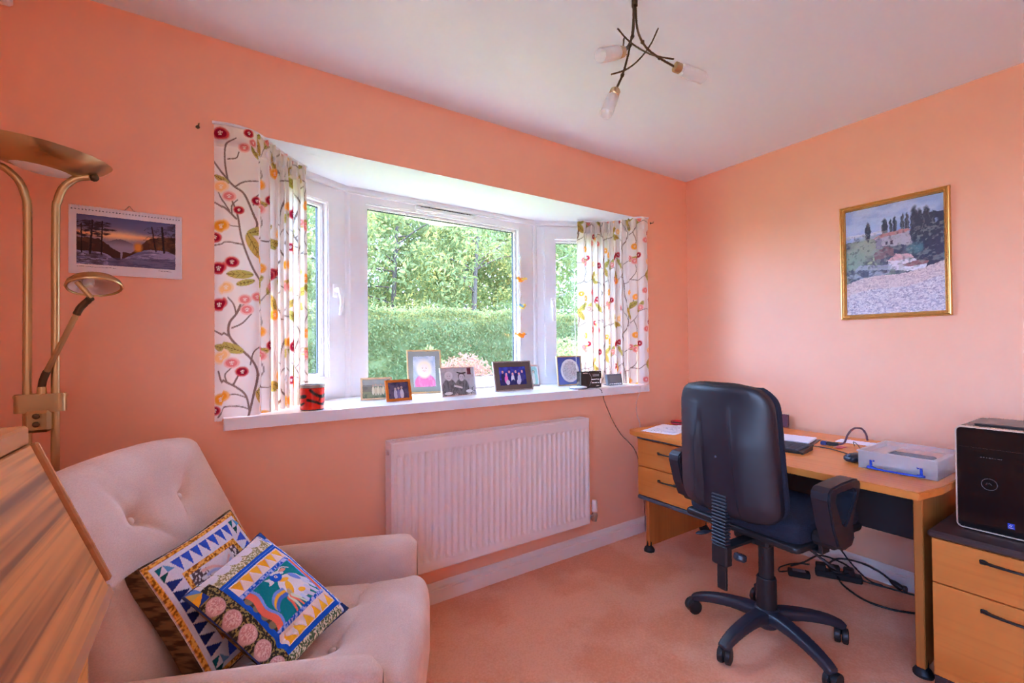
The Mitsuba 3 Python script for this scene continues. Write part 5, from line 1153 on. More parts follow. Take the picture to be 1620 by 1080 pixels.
# ------------------------------------------------------------------ picture on the right wall
def hill_farm(P):
    w, h = 0.394, 0.553; x0_, y0_ = P.x.copy(), P.y.copy(); P.x = P.x + (P.n(70, 70, 21, 3) - 0.5) * 0.016; P.y = P.y + (P.n(70, 70, 22, 3) - 0.5) * 0.016; x, y = P.x / w, P.y / h
    P.c[:] = L(150, 174, 214); P.put(smooth01(0.42, 0.62, P.n(12, 20, 1)) * 0.7, L(190, 204, 230)); P.put(np.clip((0.80 - y) / 0.2, 0, 1) * (y > 0.6) * 0.6, L(112, 140, 190))
    P.put(((y < 0.83 + 0.07 * np.sin(x * 4 + 0.6)) * (y > 0.72) * smooth01(0.35, 0.6, P.n(8, 26, 2)) * 0.5), L(176, 196, 224)); P.rect(0, w * 0.45, h * 0.735, h * 0.765, L(206, 206, 220), 0.8)
    P.put((y < 0.70) * 1.0, L(92, 96, 116)); P.put((y < 0.70) * (x < 0.55) * smooth01(0.4, 0.6, P.n(40, 40, 3)) * 0.9, L(118, 136, 128)); P.put((y < 0.62) * (x < 0.34) * smooth01(0.45, 0.6, P.n(50, 50, 4)), L(164, 178, 150)); P.put((y < 0.56) * (x < 0.3) * smooth01(0.5, 0.62, P.n(34, 34, 5)) * 0.9, L(60, 72, 84))
    P.ell(w * 0.22, h * 0.62, w * 0.17, h * 0.10, 0.1, L(150, 164, 148), 0.3); P.ell(w * 0.10, h * 0.50, w * 0.12, h * 0.12, 0.2, L(134, 160, 148), 0.3)
    P.put((y < 0.86 - 0.1 * np.abs(x - 0.86)) * (x > 0.70) * (y > 0.40) * smooth01(0.25, 0.45, P.n(30, 30, 6) + 0.25 * (x - 0.7)), L(58, 62, 84)); P.ell(w * 0.88, h * 0.52, w * 0.17, h * 0.17, 0, L(62, 66, 90), 0.2)
    for cx, b, t, r in ((0.25, 0.68, 0.86, 0.030), (0.43, 0.68, 0.875, 0.028), (0.49, 0.69, 0.855, 0.016), (0.53, 0.69, 0.875, 0.02), (0.61, 0.68, 0.88, 0.02), (0.655, 0.68, 0.885, 0.022), (0.73, 0.60, 0.935, 0.042), (0.78, 0.60, 0.90, 0.03), (0.845, 0.60, 0.915, 0.045), (0.90, 0.6, 0.86, 0.03)):
        P.ell(w * cx, h * (b + t) / 2, w * r, h * (t - b) / 2, 0, L(60, 68, 86), 0.12); P.put((np.hypot((P.x - w * cx) / (w * r), (P.y - h * (b + t) / 2) / (h * (t - b) / 2)) < 0.9) * smooth01(0.5, 0.65, P.n(160, 30, 8)) * 0.6, L(110, 116, 120))
    P.poly([(w * 0.33, h * 0.62), (w * 0.33, h * 0.70), (w * 0.68, h * 0.725), (w * 0.70, h * 0.60)], L(176, 172, 184)); P.poly([(w * 0.31, h * 0.70), (w * 0.40, h * 0.735), (w * 0.66, h * 0.75), (w * 0.70, h * 0.725), (w * 0.5, h * 0.705)], L(184, 132, 132)); P.rect(w * 0.33, w * 0.40, h * 0.60, h * 0.69, L(138, 136, 156))
    for a in (0.43, 0.49): P.rect(w * a, w * (a + 0.03), h * 0.625, h * 0.66, L(80, 70, 90))
    P.poly([(w * 0.30, h * 0.55), (w * 0.42, h * 0.61), (w * 0.54, h * 0.60), (w * 0.52, h * 0.52), (w * 0.33, h * 0.50)], L(132, 106, 114)); P.rect(w * 0.52, w * 0.62, h * 0.54, h * 0.61, L(70, 74, 98)); P.ell(w * 0.73, h * 0.56, w * 0.08, h * 0.05, 0, L(84, 120, 130), 0.3)
    P.poly([(w * 0.46, h * 0.40), (w * 0.46, h * 0.475), (w * 0.60, h * 0.49), (w * 0.74, h * 0.47), (w * 0.74, h * 0.36)], L(216, 214, 226)); P.poly([(w * 0.44, h * 0.475), (w * 0.54, h * 0.53), (w * 0.68, h * 0.52), (w * 0.72, h * 0.485), (w * 0.56, h * 0.47)], L(206, 172, 178)); P.poly([(w * 0.62, h * 0.37), (w * 0.62, h * 0.42), (w * 0.84, h * 0.42), (w * 0.84, h * 0.36)], L(222, 222, 236)); P.poly([(w * 0.60, h * 0.42), (w * 0.70, h * 0.45), (w * 0.86, h * 0.44), (w * 0.85, h * 0.415), (w * 0.68, h * 0.405)], L(150, 108, 116))
    P.poly([(w * 0.0, h * 0.36), (w * 0.16, h * 0.47), (w * 0.5, h * 0.44), (w * 0.46, h * 0.36), (w * 0.2, h * 0.33)], L(168, 176, 200), 0.7); P.put((y < 0.44 - 0.1 * x) * (y > 0.30) * (x < 0.45) * smooth01(0.5, 0.6, P.n(24, 40, 9)) * 0.9, L(72, 80, 104))
    f = 0.30 + 0.115 * x + 0.02 * np.sin(x * 7); P.put((y < f) * 1.0, L(208, 200, 206)); P.put((y < f) * smooth01(0.48, 0.6, P.n(90, 160, 10, 3)) * 0.75, L(160, 150, 170)); P.put((y < f) * smooth01(0.60, 0.68, P.n(150, 260, 11, 3)) * 0.8, L(110, 104, 132)); P.put((y < f) * np.clip(1 - y / 0.3, 0, 1) * smooth01(0.5, 0.65, P.n(120, 240, 12, 3)) * 0.7, L(132, 134, 168)); P.put((y < f) * smooth01(0.60, 0.7, P.n(200, 300, 13, 2)) * 0.7, L(236, 230, 232))
    P.put((y < f) * (y > f - 0.12) * 0.35, L(216, 186, 176)); P.x, P.y = x0_, y0_
    mid = (y > f) * (y < 0.76); P.put(mid * smooth01(0.5, 0.66, P.n(70, 90, 23, 3)) * 0.45, L(150, 160, 158)); P.put(mid * smooth01(0.56, 0.7, P.n(90, 70, 24, 3)) * 0.5, L(52, 58, 78)); P.c = P.c * (0.88 + 0.24 * P.n(240, 240, 25, 2))[:, None]


def wall_picture():
    k = thing('framed_picture', 'large gilt-framed print of a hillside farm with cypress trees, on the right wall', 'picture')
    y0, y1, z0, z1 = -0.965, -1.409, 1.347, 1.951; w, h = y0 - y1, z1 - z0
    M = frame4((0, y0, z0), -Y, Z, -X)
    prof = [(0, 0.004), (0, 0.016), (0.003, 0.020), (0.007, 0.021), (0.010, 0.016), (0.014, 0.015), (0.018, 0.019), (0.021, 0.016), (0.0235, 0.009), (0.025, 0.007), (0.025, 0.004)]
    for side in range(4):
        L_ = (w, h, w, h)[side]; V = []
        for t in (0, 1):
            for a, b in prof: V.append(((a if t == 0 else L_ - a), a, b))
        V = np.array(V); n = len(prof); Fc = []
        for i in range(n):
            j = (i + 1) % n; Fc += [[i, j, n + j], [i, n + j, n + i]]
        o, ax, ay = ((np.zeros(2), (1, 0), (0, 1)), (np.array([w, 0]), (0, 1), (-1, 0)), (np.array([w, h]), (-1, 0), (0, -1)), (np.array([0, h]), (0, -1), (1, 0)))[side]
        Q = np.c_[o + V[:, :1] * ax + V[:, 1:2] * ay, V[:, 2]]; m = trimesh.Trimesh(Q, Fc, process=False)
        part(k, 'frame_rail', m.apply_transform(M), 'mat_gold_frame', 20)
    rope = []
    for (ax0, ay0, ax1, ay1) in ((0.016, 0.016, w - 0.016, 0.016), (0.016, h - 0.016, w - 0.016, h - 0.016), (0.016, 0.016, 0.016, h - 0.016), (w - 0.016, 0.016, w - 0.016, h - 0.016)):
        d = np.array([ax1 - ax0, ay1 - ay0]); n = int(np.linalg.norm(d) / 0.009); u = d / np.linalg.norm(d); nn = np.array([-u[1], u[0]])
        for i in range(n):
            c = np.array([ax0, ay0]) + d * (i + 0.5) / n; tw = (u + nn) / 1.414; rope.append(obox((c[0], c[1], 0.0185), (tw[0], tw[1], 0), (-tw[1], tw[0], 0), Z, 0.0042, 0.0019, 0.0022, 0.001))
    part(k, 'rope_moulding', cat(*rope).apply_transform(M), 'mat_gold_frame', 20)
    part(k, 'backing', bx(0.004, w - 0.004, 0.004, h - 0.004, 0.0, 0.004).apply_transform(M), 'mat_dark_top')
    printed(k, 'print', np.array([-0.0055, y0 - 0.025, z0 + 0.025]), -Y, Z, 0.394, 0.553, 200, 280, lambda P: hill_farm(P), 'mat_print', 'printed landscape')


wall_picture()


# ------------------------------------------------------------------ desk
def build_desk():
    k = thing('desk', 'orange cherry veneer office desk with a bowed front along the right wall', 'desk')
    edge = spline([(-0.850, -0.215, 0), (-0.862, -0.30, 0), (-0.866, -0.50, 0), (-0.890, -0.72, 0), (-0.930, -0.92, 0), (-0.943, -1.10, 0), (-0.943, -1.30, 0), (-0.943, -1.525, 0)], 6)[:, :2]
    poly = Polygon([(-0.075, -0.185), (-0.825, -0.185), *edge, (-0.79, -1.551), (-0.075, -1.551)]).buffer(-0.008).buffer(0.008, quad_segs=5)
    t0, t1 = 0.703, 0.730
    m = [ext(poly.buffer(-0.003), t1 - t0).apply_translation((0, 0, t0)), ext(poly.buffer(0), t1 - t0 - 0.006).apply_translation((0, 0, t0 + 0.003))]
    part(k, 'desktop', cat(*m), 'mat_desk_wood', 25)
    part(k, 'side_panel', bx(-0.718, -0.12, -0.232, -0.208, 0.035, t0, 0.002), 'mat_desk_upright'); part(k, 'side_panel', bx(-0.715, -0.12, -1.474, -1.446, 0.035, t0, 0.003), 'mat_desk_upright')
    for x, y in ((-0.692, -0.218), (-0.15, -0.218), (-0.675, -1.46), (-0.15, -1.46)): part(k, 'foot', lathe([(0, 0), (0.030, 0), (0.031, 0.010), (0.024, 0.022), (0.016, 0.030), (0.014, 0.062), (0, 0.062)], 24, (x - 0.012, y, 0)), 'mat_black_plastic')
    part(k, 'modesty_panel', bx(-0.47, -0.45, -1.446, -0.73, 0.412, t0, 0.002), 'mat_black_plastic')
    x0, y0, y1 = -0.80, -0.735, -0.224
    part(k, 'pedestal', bx(x0 + 0.02, -0.25, y0, y1 - 0.008, 0.345, t0 - 0.002, 0.002), 'mat_desk_upright')
    part(k, 'trim_bar', bx(x0 - 0.006, x0 + 0.03, y0 - 0.002, y1 + 0.002, 0.680, 0.696, 0.004), 'mat_grey_trim'); part(k, 'trim_bar', bx(x0 - 0.006, x0 + 0.03, y0 - 0.002, y1 + 0.002, 0.334, 0.353, 0.004), 'mat_grey_trim')
    for a, b, hz in ((0.525, 0.676, 0.618), (0.357, 0.521, 0.465)):
        d = part(k, 'drawer', bx(x0, x0 + 0.019, y0, y1, a, b, 0.0015), 'mat_desk_wood')
        bow_handle(d, x0, -0.425, hz, 0.105, 'mat_black_plastic')


def bow_handle(parent, x, yc, z, ln, m):
    t = np.linspace(-1, 1, 15); path = np.stack([x - 0.002 - 0.024 * (1 - t ** 2) ** 0.8, yc + t * ln / 2, z + 0.004 * (1 - t * t)], 1)
    part(parent, 'handle', cat(sweep(path, rrect(0.013, 0.006, 0.0025, 3), scale=1 + 0.25 * t * t), *[bx(x - 0.007, x + 0.001, yc + s * ln / 2 - 0.008, yc + s * ln / 2 + 0.008, z - 0.007, z + 0.007, 0.002) for s in (-1, 1)]), m, 30, 'dark bow handle')


build_desk()


# ------------------------------------------------------------------ filing cabinet and computer
def build_cabinet():
    k = thing('filing_cabinet', 'two-drawer orange filing cabinet with a dark top, at the right end of the desk', 'cabinet')
    x0, x1, y1, y0, zt = -0.800, -0.10, -1.512, -1.93, 0.578
    part(k, 'body', bx(x0 + 0.02, x1, y0 + 0.002, y1 - 0.002, 0.055, zt - 0.024, 0.002), 'mat_dark_top')
    part(k, 'top_board', bx(x0 - 0.012, x1, y0 - 0.003, y1 + 0.003, zt - 0.024, zt, 0.007), 'mat_dark_top')
    part(k, 'plinth', bx(x0 + 0.012, x1 - 0.01, y0 + 0.004, y1 - 0.004, 0.0, 0.078, 0.003), 'mat_dark_top')
    for a, b in ((0.402, zt - 0.028), (0.084, 0.398)):
        d = part(k, 'drawer', bx(x0, x0 + 0.019, y0 + 0.002, y1 - 0.006, a, b, 0.0015), 'mat_desk_wood'); bow_handle(d, x0, (y0 + y1) / 2 - 0.0, b - 0.036 if b > 0.45 else b - 0.042, 0.155, 'mat_black_plastic')


build_cabinet()


def build_computer():
    k = thing('computer_tower', 'glossy black computer tower with a pale metal rim, on the filing cabinet', 'computer')
    xf, y1, y0, z0, z1 = -0.700, -1.561, -1.745, 0.583, 0.932; w, h = y1 - y0, z1 - z0
    part(k, 'case', bx(xf + 0.02, xf + 0.30, y0 + 0.004, y1 - 0.004, z0 + 0.002, z1 - 0.001, 0.006), 'mat_dark_case')
    M = frame4((xf, (y0 + y1) / 2, (z0 + z1) / 2), -Y, Z, -X)
    part(k, 'front_panel', ext(Polygon(rrect(w - 0.010, h - 0.010, 0.012, 6)), 0.020).apply_translation((0, 0, -0.016)).apply_transform(M), 'mat_gloss_black', 25)
    part(k, 'rim', ext(Polygon(rrect(w, h, 0.016, 8)).difference(Polygon(rrect(w - 0.008, h - 0.008, 0.012, 8))), 0.024).apply_translation((0, 0, -0.020)).apply_transform(M), 'mat_rim', 25, 'pale metal rim')
    f = 0.0042
    lg = part(k, 'disc_logo', ext(Point(0, 0).buffer(0.0195, 24).difference(Point(0, 0).buffer(0.0180, 24)), 0.0006).apply_translation((-0.0095, -0.012, f)).apply_transform(M), 'mat_grey_mark', False, 'round printed mark')
    part(lg, 'glyph', sweep(np.array([(-0.008, -0.003, 0), (-0.006, 0.003, 0), (-0.003, -0.001, 0), (0.000, 0.004, 0), (0.003, 0.000, 0), (0.006, -0.003, 0)]) + [-0.0095, -0.011, f + 0.0003], circ(0.0007, 5)).apply_transform(M), 'mat_grey_mark', True)
    part(k, 'lettering', cat(*[bx(-0.030 + q * 0.0068, -0.0255 + q * 0.0068 - 0.001 * (q % 3), 0.0745, 0.0772, f - 0.0003, f + 0.0003).apply_transform(M) for q in range(8)]), 'mat_grey_mark', False, 'small illegible grey lettering')
    part(k, 'drive_line', bx(-w / 2 + 0.01, w / 2 - 0.01, 0.105, 0.1058, f - 0.0005, f + 0.0002).apply_transform(M), 'mat_dark_case', False)
    st = part(k, 'sticker', bx(0.030, 0.046, -h / 2 + 0.030, -h / 2 + 0.048, f - 0.0004, f + 0.0003).apply_transform(M), 'mat_blue_plastic', False, 'small blue sticker')
    part(st, 'sticker_mark', cat(bx(0.033, 0.043, -h / 2 + 0.033, -h / 2 + 0.0345, f, f + 0.0006).apply_transform(M), *[sweep(np.array([(0.0325 + q * 0.004, -h / 2 + 0.037, f + 0.0004), (0.0375 + q * 0.004, -h / 2 + 0.0445, f + 0.0004)]), circ(0.0006, 5)).apply_transform(M) for q in range(2)]), 'mat_paper', False)
    part(k, 'top_tray', bx(xf + 0.06, xf + 0.26, y0 + 0.02, y1 - 0.035, z1 - 0.001, z1 + 0.006, 0.003), 'mat_dark_case')
    for a in (y0 + 0.02, y1 - 0.02):
        for b in (xf + 0.04, xf + 0.27): part(k, 'foot', lathe([(0, 0), (0.009, 0), (0.009, 0.0055), (0, 0.0055)], 12, (b, a, 0.5785)), 'mat_black_plastic')


mat('mat_dark_case', (0.05, 0.038, 0.036), 0.3); mat('mat_rim', lin(214, 196, 178), 0.3, 0.5); mat('mat_grey_mark', lin(84, 80, 78), 0.4)
build_computer()


# ------------------------------------------------------------------ office chair
def build_office_chair():
    k = thing('office_chair', 'black office swivel chair with loop arms seen from behind, pulled up to the desk', 'office chair')
    ang = math.radians(-4.5); M = frame4((-0.945, -1.030, 0), (math.cos(ang), math.sin(ang), 0), (-math.sin(ang), math.cos(ang), 0), Z)

    def put(par, nm, m, mt, sm=30, label=None): return part(par, nm, m.apply_transform(M), mt, sm, label)
    # backrest: shell with two ridges, padded front
    secs, secs2 = [], []
    N = 168; a = np.linspace(0, 2 * math.pi, N, endpoint=False)
    for q in np.linspace(0, 1, 44):
        z = 0.562 + 0.513 * q
        e = 1.0
        if q > 0.80: e = math.sqrt(max(1 - ((q - 0.80) / 0.2) ** 2.4, 0.0)) * 0.55 + 0.45 if q < 1 else 0.40
        if q < 0.16: e = 0.62 + 0.38 * math.sqrt(max(1 - ((0.16 - q) / 0.16) ** 2.2, 0.0))
        hw = (0.214 - 0.020 * q) * e; lean = -0.250 - 0.055 * q - 0.012 * math.cos(q * 3.0)
        edge_t = 1.0 if 0.05 < q < 0.95 else max(0.35, math.sqrt(max(1 - (max(q - 0.95, 0.05 - q) / 0.05) ** 2, 0)))
        y = np.sign(np.cos(a)) * np.abs(np.cos(a)) ** 0.62 * hw; xx = np.sign(np.sin(a)) * np.abs(np.sin(a)) ** 0.62
        back = np.where(xx < 0, 0.036, 0.040) * edge_t
        yn = np.clip(np.abs(y) / 0.2, 0, 1)
        curve = 0.035 * (y / 0.2) ** 2          # wraps round the sitter
        hwc = 0.052 + 0.030 * (1 - q); st_ = np.clip((np.abs(y) - hwc) / 0.012, 0, 1); st_ = st_ * st_ * (3 - 2 * st_)
        r1 = np.where(xx < -0.25, 1.0, 0.0) * (0.020 * st_ * np.clip(1.35 - (np.abs(y) - hwc) / 0.11, 0, 1) * np.clip((0.86 - q) * 3.5, 0, 1) * np.clip((q - 0.02) * 9, 0, 1) - 0.012 * (1 - st_) * np.clip((0.62 - q) * 2.2, 0, 1)) * edge_t
        secs.append(np.c_[lean + curve + xx * back - r1 + 0.0, y, np.full(N, z)])
    bk = put(k, 'backrest', loft(secs), 'mat_chair_shell', 60)
    fr = []
    for q in np.linspace(0.03, 0.97, 36):
        z = 0.562 + 0.513 * q; e = 1.0
        if q > 0.80: e = math.sqrt(max(1 - ((q - 0.80) / 0.2) ** 2.4, 0.0)) * 0.55 + 0.45
        if q < 0.16: e = 0.62 + 0.38 * math.sqrt(max(1 - ((0.16 - q) / 0.16) ** 2.2, 0.0))
        hw = (0.208 - 0.020 * q) * e; lean = -0.250 - 0.055 * q - 0.012 * math.cos(q * 3.0); et = min(1, 0.3 + min(q - 0.03, 0.97 - q) * 9)
        y = np.sign(np.cos(a)) * np.abs(np.cos(a)) ** 0.6 * hw; xx = np.sign(np.sin(a)) * np.abs(np.sin(a)) ** 0.7
        fr.append(np.c_[lean + 0.035 * (y / 0.2) ** 2 + 0.050 + xx * 0.030 * et, y, np.full(N, z)])
    put(bk, 'padding', loft(fr), 'mat_chair_fabric', 60)
    put(bk, 'badge', lathe([(0, 0), (0.005, 0), (0.004, 0.002), (0, 0.002)], 14, (-0.309, 0.0, 0.79), (-1, 0, 0)), 'mat_grey_trim')
    # seat
    s = soft_box((0.47, 0.49, 0.085), 0.04, (24, 26, 6)); P = np.array(s.vertices); rr = np.abs(P[:, 1] / 0.245) ** 4 + np.abs(P[:, 0] / 0.235) ** 4
    P[:, 0] *= 1 - 0.05 * np.abs(P[:, 1] / 0.245) ** 3; P[:, 1] *= 1 - 0.05 * np.abs(P[:, 0] / 0.235) ** 3; P[:, 2] += np.where(P[:, 2] > 0, 0.012 * (P[:, 1] / 0.24) ** 2 - 0.02 * np.clip((P[:, 0] - 0.12) / 0.12, 0, 1) ** 2, 0)
    s.vertices = P + [0.035, 0, 0.535]; st = put(k, 'seat', s, 'mat_chair_fabric', 60)
    u = soft_box((0.46, 0.48, 0.035), 0.016, (20, 20, 3)); u.vertices = np.array(u.vertices) * [1, 1, 1] + [0.032, 0, 0.492]; put(st, 'seat_shell', u, 'mat_black_plastic', 60)
    # arms: closed loops
    for sg in (1, -1):
        outer = [(-0.135, 0.530), (-0.162, 0.590), (-0.192, 0.695), (-0.188, 0.720), (-0.168, 0.735), (-0.10, 0.743), (-0.02, 0.746), (0.006, 0.742), (0.016, 0.726), (0.010, 0.700), (-0.030, 0.625), (-0.040, 0.590), (-0.030, 0.545), (-0.050, 0.520), (-0.10, 0.512)]
        inner = [(-0.108, 0.605), (-0.150, 0.692), (-0.142, 0.710), (-0.030, 0.714), (-0.016, 0.698), (-0.072, 0.612), (-0.090, 0.598)]
        po = Polygon(outer).buffer(0.006).buffer(-0.006, quad_segs=4).buffer(-0.006).buffer(0.006, quad_segs=4); pi = Polygon(inner).buffer(-0.008).buffer(0.008, quad_segs=4)
        p = po.difference(pi); wdt = 0.062; ch = 0.007
        m = cat(ext(p, wdt - 2 * ch).apply_translation((0, 0, ch)), ext(po.buffer(-ch * 0.7).difference(pi.buffer(ch * 0.7)), wdt))
        m.apply_transform(frame4((0.0, sg * 0.310 + 0.031, 0), X, Z, -Y))
        ar = put(k, 'armrest', m, 'mat_chair_shell', 40)
        put(ar, 'bracket', bx(-0.125, -0.035, sg * 0.235, sg * 0.328, 0.508, 0.556, 0.014), 'mat_black_plastic')
        put(ar, 'bracket_bar', bx(-0.10, -0.05, sg * 0.05, sg * 0.27, 0.472, 0.480, 0.002), 'mat_black_plastic'); put(ar, 'bracket_riser', bx(-0.10, -0.05, sg * 0.255, sg * 0.27, 0.478, 0.52, 0.002), 'mat_black_plastic')
    # back support bar
    bar = put(k, 'support_bar', cat(bx(-0.300, -0.262, -0.034, 0.034, 0.372, 0.453, 0.006), bx(-0.285, -0.272, -0.019, 0.019, 0.276, 0.38, 0.002), bx(-0.280, -0.270, -0.025, 0.025, 0.45, 0.70, 0.002), bx(-0.275, -0.06, -0.024, 0.024, 0.430, 0.442, 0.002)), 'mat_black_plastic')
    for q in range(15):
        z = 0.453 + q * 0.0129; put(bar, 'bellows_rib', bx(-0.302 + 0.0003 * q, -0.268, -0.032, 0.032, z + 0.0015, z + 0.0105, 0.003), 'mat_base_plastic')
    put(bar, 'clamp_knob', lathe([(0, 0), (0.020, 0), (0.024, 0.006), (0.024, 0.020), (0.018, 0.028), (0, 0.030)], 12, (-0.165, 0.0, 0.385), (-0.35, 0, -1)), 'mat_base_plastic')
    mc = put(k, 'mechanism', bx(-0.11, 0.09, -0.075, 0.075, 0.415, 0.476, 0.010), 'mat_black_plastic')
    for pts in ([(0.0, 0.06, 0.440), (-0.01, 0.16, 0.436), (-0.03, 0.22, 0.426)], [(0.02, -0.06, 0.436), (0.06, -0.13, 0.41), (0.09, -0.17, 0.375)], [(-0.05, 0.06, 0.44), (-0.10, 0.11, 0.435), (-0.17, 0.145, 0.425)]):
        p = np.array(pts); lv = put(mc, 'lever', tube(p, 0.005, 8, 5), 'mat_black_plastic', True)
        d = (p[-1] - p[-2]) / np.linalg.norm(p[-1] - p[-2]); put(lv, 'paddle', sweep(p[-1] + np.outer(np.linspace(-0.01, 0.055, 7), d), rrect(0.026, 0.008, 0.0035, 3), scale=[0.4, 0.8, 1, 1, 1, 0.85, 0.35]), 'mat_base_plastic', 40)
    put(k, 'gas_column', cat(lathe([(0, 0.25), (0.0285, 0.25), (0.0285, 0.41), (0.024, 0.42), (0, 0.42)], 28), lathe([(0, 0.10), (0.0385, 0.10), (0.0375, 0.250), (0.034, 0.256), (0, 0.256)], 28)), 'mat_black_plastic', 30)
    hub = put(k, 'hub', lathe([(0, 0.052), (0.036, 0.052), (0.048, 0.070), (0.052, 0.105), (0.048, 0.126), (0.040, 0.132), (0, 0.132)], 32), 'mat_base_plastic', 30)
    for i in range(5):
        a0 = math.radians(34 + 72 * i) - ang; d = np.array([math.cos(a0), math.sin(a0), 0]); sd = np.array([-d[1], d[0], 0])
        path = np.array([d * r + Z * z for r, z in ((0.03, 0.100), (0.08, 0.106), (0.14, 0.104), (0.20, 0.096), (0.25, 0.084), (0.285, 0.070), (0.300, 0.060))]); path = spline(path, 4)
        sc = np.interp(np.linspace(0, 1, len(path)), [0, 0.3, 0.8, 0.95, 1], [1.25, 1.0, 0.78, 0.74, 0.5])
        lg = put(k, 'base_leg', sweep(path, rrect(0.056, 0.043, 0.016, 4), scale=sc), 'mat_base_plastic', 40)
        ca = a0 + (0.9, -0.7, 1.9, 0.3, 2.6)[i]; w = np.array([math.cos(ca), math.sin(ca), 0]); tr = np.array([-w[1], w[0], 0]); c = d * 0.292 + Z * 0.0305 + tr * 0.010
        cs = put(lg, 'caster', cat(*[lathe([(0, 0), (0.024, 0), (0.029, 0.003), (0.0305, 0.009), (0.0295, 0.020), (0.020, 0.023), (0, 0.023)], 24, c + w * (0.002 if s > 0 else -0.002), w * s) for s in (1, -1)], lathe([(0, 0), (0.010, 0), (0.010, 0.034), (0, 0.034)], 12, d * 0.292 + Z * 0.032)), 'mat_black_plastic', 30)


build_office_chair()


# ------------------------------------------------------------------ things on the desk
ZD = 0.7303


def sheet(lb, c, yaw, w, h, z, curl, seed, colour='mat_paper', lines=True):
    k = thing('paper_sheet', lb, 'paper')
    cs, sn = math.cos(yaw), math.sin(yaw); ax, ay = np.array([cs, sn, 0]), np.array([-sn, cs, 0])
    def fn(u, v):
        zz = curl * (np.maximum(u - 0.55, 0) ** 2 * 1.4 + np.maximum(0.4 - v, 0) ** 2) + 0.0015 * meshkit.noise(np.stack([u * 3, v * 3, u * 0], -1), seed)
        return np.array(c) + np.outer((u - 0.5) * w, ax) + np.outer((v - 0.5) * h, ay) + np.outer(z - c[2] + zz + 0.0004, Z)
    m, u, v = grid(14, 14, fn); m2 = m.copy(); m2.vertices = m2.vertices - [0, 0, 0.0003]; m2.invert()
    part(k, 'sheet', cat(m, m2), colour, False)
    if lines:
        ls = [];
        for r in range(9):
            y = 0.15 + 0.08 * r; L_ = 0.3 + 0.4 * ((r * 37 + seed * 11) % 10) / 10; e, _, _ = grid(6, 2, lambda uu, vv: fn(0.12 + uu * L_, y + vv * 0.012) + Z * 0.0004); ls.append(e)
        part(k, 'printed_lines', cat(*ls), 'mat_slate', False)


sheet('white printed sheet at the left end of the desk, nearest the front edge', (-0.66, -0.330, ZD), 0.25, 0.29, 0.20, ZD, 0.004, 1)
sheet('creased white sheet lying over the other sheets at the left end of the desk', (-0.58, -0.370, ZD), -0.35, 0.27, 0.19, ZD + 0.0035, 0.008, 2)
sheet('lilac tinted sheet half hidden by the office chair at the left of the desk', (-0.47, -0.420, ZD), 0.1, 0.21, 0.26, ZD + 0.002, 0.004, 3, 'mat_lilac_paper')
mat('mat_lilac_paper', lin(206, 196, 226), 0.85)
k = thing('red_coaster', 'red object at the back left of the desk beside the papers', 'coaster'); part(k, 'body', lathe([(0, 0), (0.043, 0), (0.046, 0.004), (0.043, 0.016), (0.03, 0.020), (0, 0.020)], 32, (-0.462, -0.252, ZD + 0.0015)), 'mat_red'); part(k, 'rim', lathe([(0.044, 0.012), (0.046, 0.015), (0.043, 0.018)], 32, (-0.462, -0.252, ZD + 0.0015)), 'mat_dark_top', 40)
mat('mat_red', lin(190, 34, 60), 0.4)


def keyboard():
    k = thing('keyboard', 'black computer keyboard on the desk, its right end showing past the office chair', 'keyboard')
    M = frame4((-0.615, -1.055, ZD), (-0.13, 0.99, 0), (-0.99, -0.13, 0), Z)
    # local: x along the length to the left of the user, y towards the user
    part(k, 'case', hullmesh([(x, y, z) for x in (0.0, 0.44) for y, z in ((-0.06, 0.0), (0.075, 0.0), (0.078, 0.010), (-0.06, 0.022))]).apply_transform(M), 'mat_black_plastic', 20)
    for r in range(5):
        for c in range(10):
            y = -0.046 + r * 0.023; z = 0.0215 - (y + 0.06) * 0.088; x = 0.008 + c * 0.0195 + 0.003 * r
            part(k, 'key', bx(x, x + 0.017, y, y + 0.018, z - 0.002, z + 0.006, 0.002).apply_transform(M), 'mat_key', False)


mat('mat_key', lin(64, 66, 74), 0.5)
keyboard()
k = thing('notebook', 'pale notebook with a dark cover lying open behind the keyboard', 'notebook')
M = frame4((-0.40, -0.86, ZD), (-0.2, 0.98, 0), (-0.98, -0.2, 0), Z)
part(k, 'cover', bx(-0.13, 0.24, -0.085, 0.085, 0.0, 0.004, 0.0015).apply_transform(M), 'mat_dark_top'); part(k, 'pages', bx(-0.115, 0.225, -0.078, 0.076, 0.004, 0.013, 0.003).apply_transform(M), 'mat_paper')
k = thing('dark_folder', 'thin dark folder standing against the wall at the back of the desk', 'folder')
part(k, 'cover', bx(-0.045, -0.040, -0.695, -0.46, ZD, ZD + 0.072, 0.001), 'mat_maroon'); part(k, 'pages', bx(-0.040, -0.032, -0.692, -0.462, ZD, ZD + 0.068, 0.001), 'mat_paper'); part(k, 'cover', bx(-0.032, -0.027, -0.695, -0.46, ZD, ZD + 0.072, 0.001), 'mat_maroon')
mat('mat_maroon', lin(92, 50, 66), 0.4)


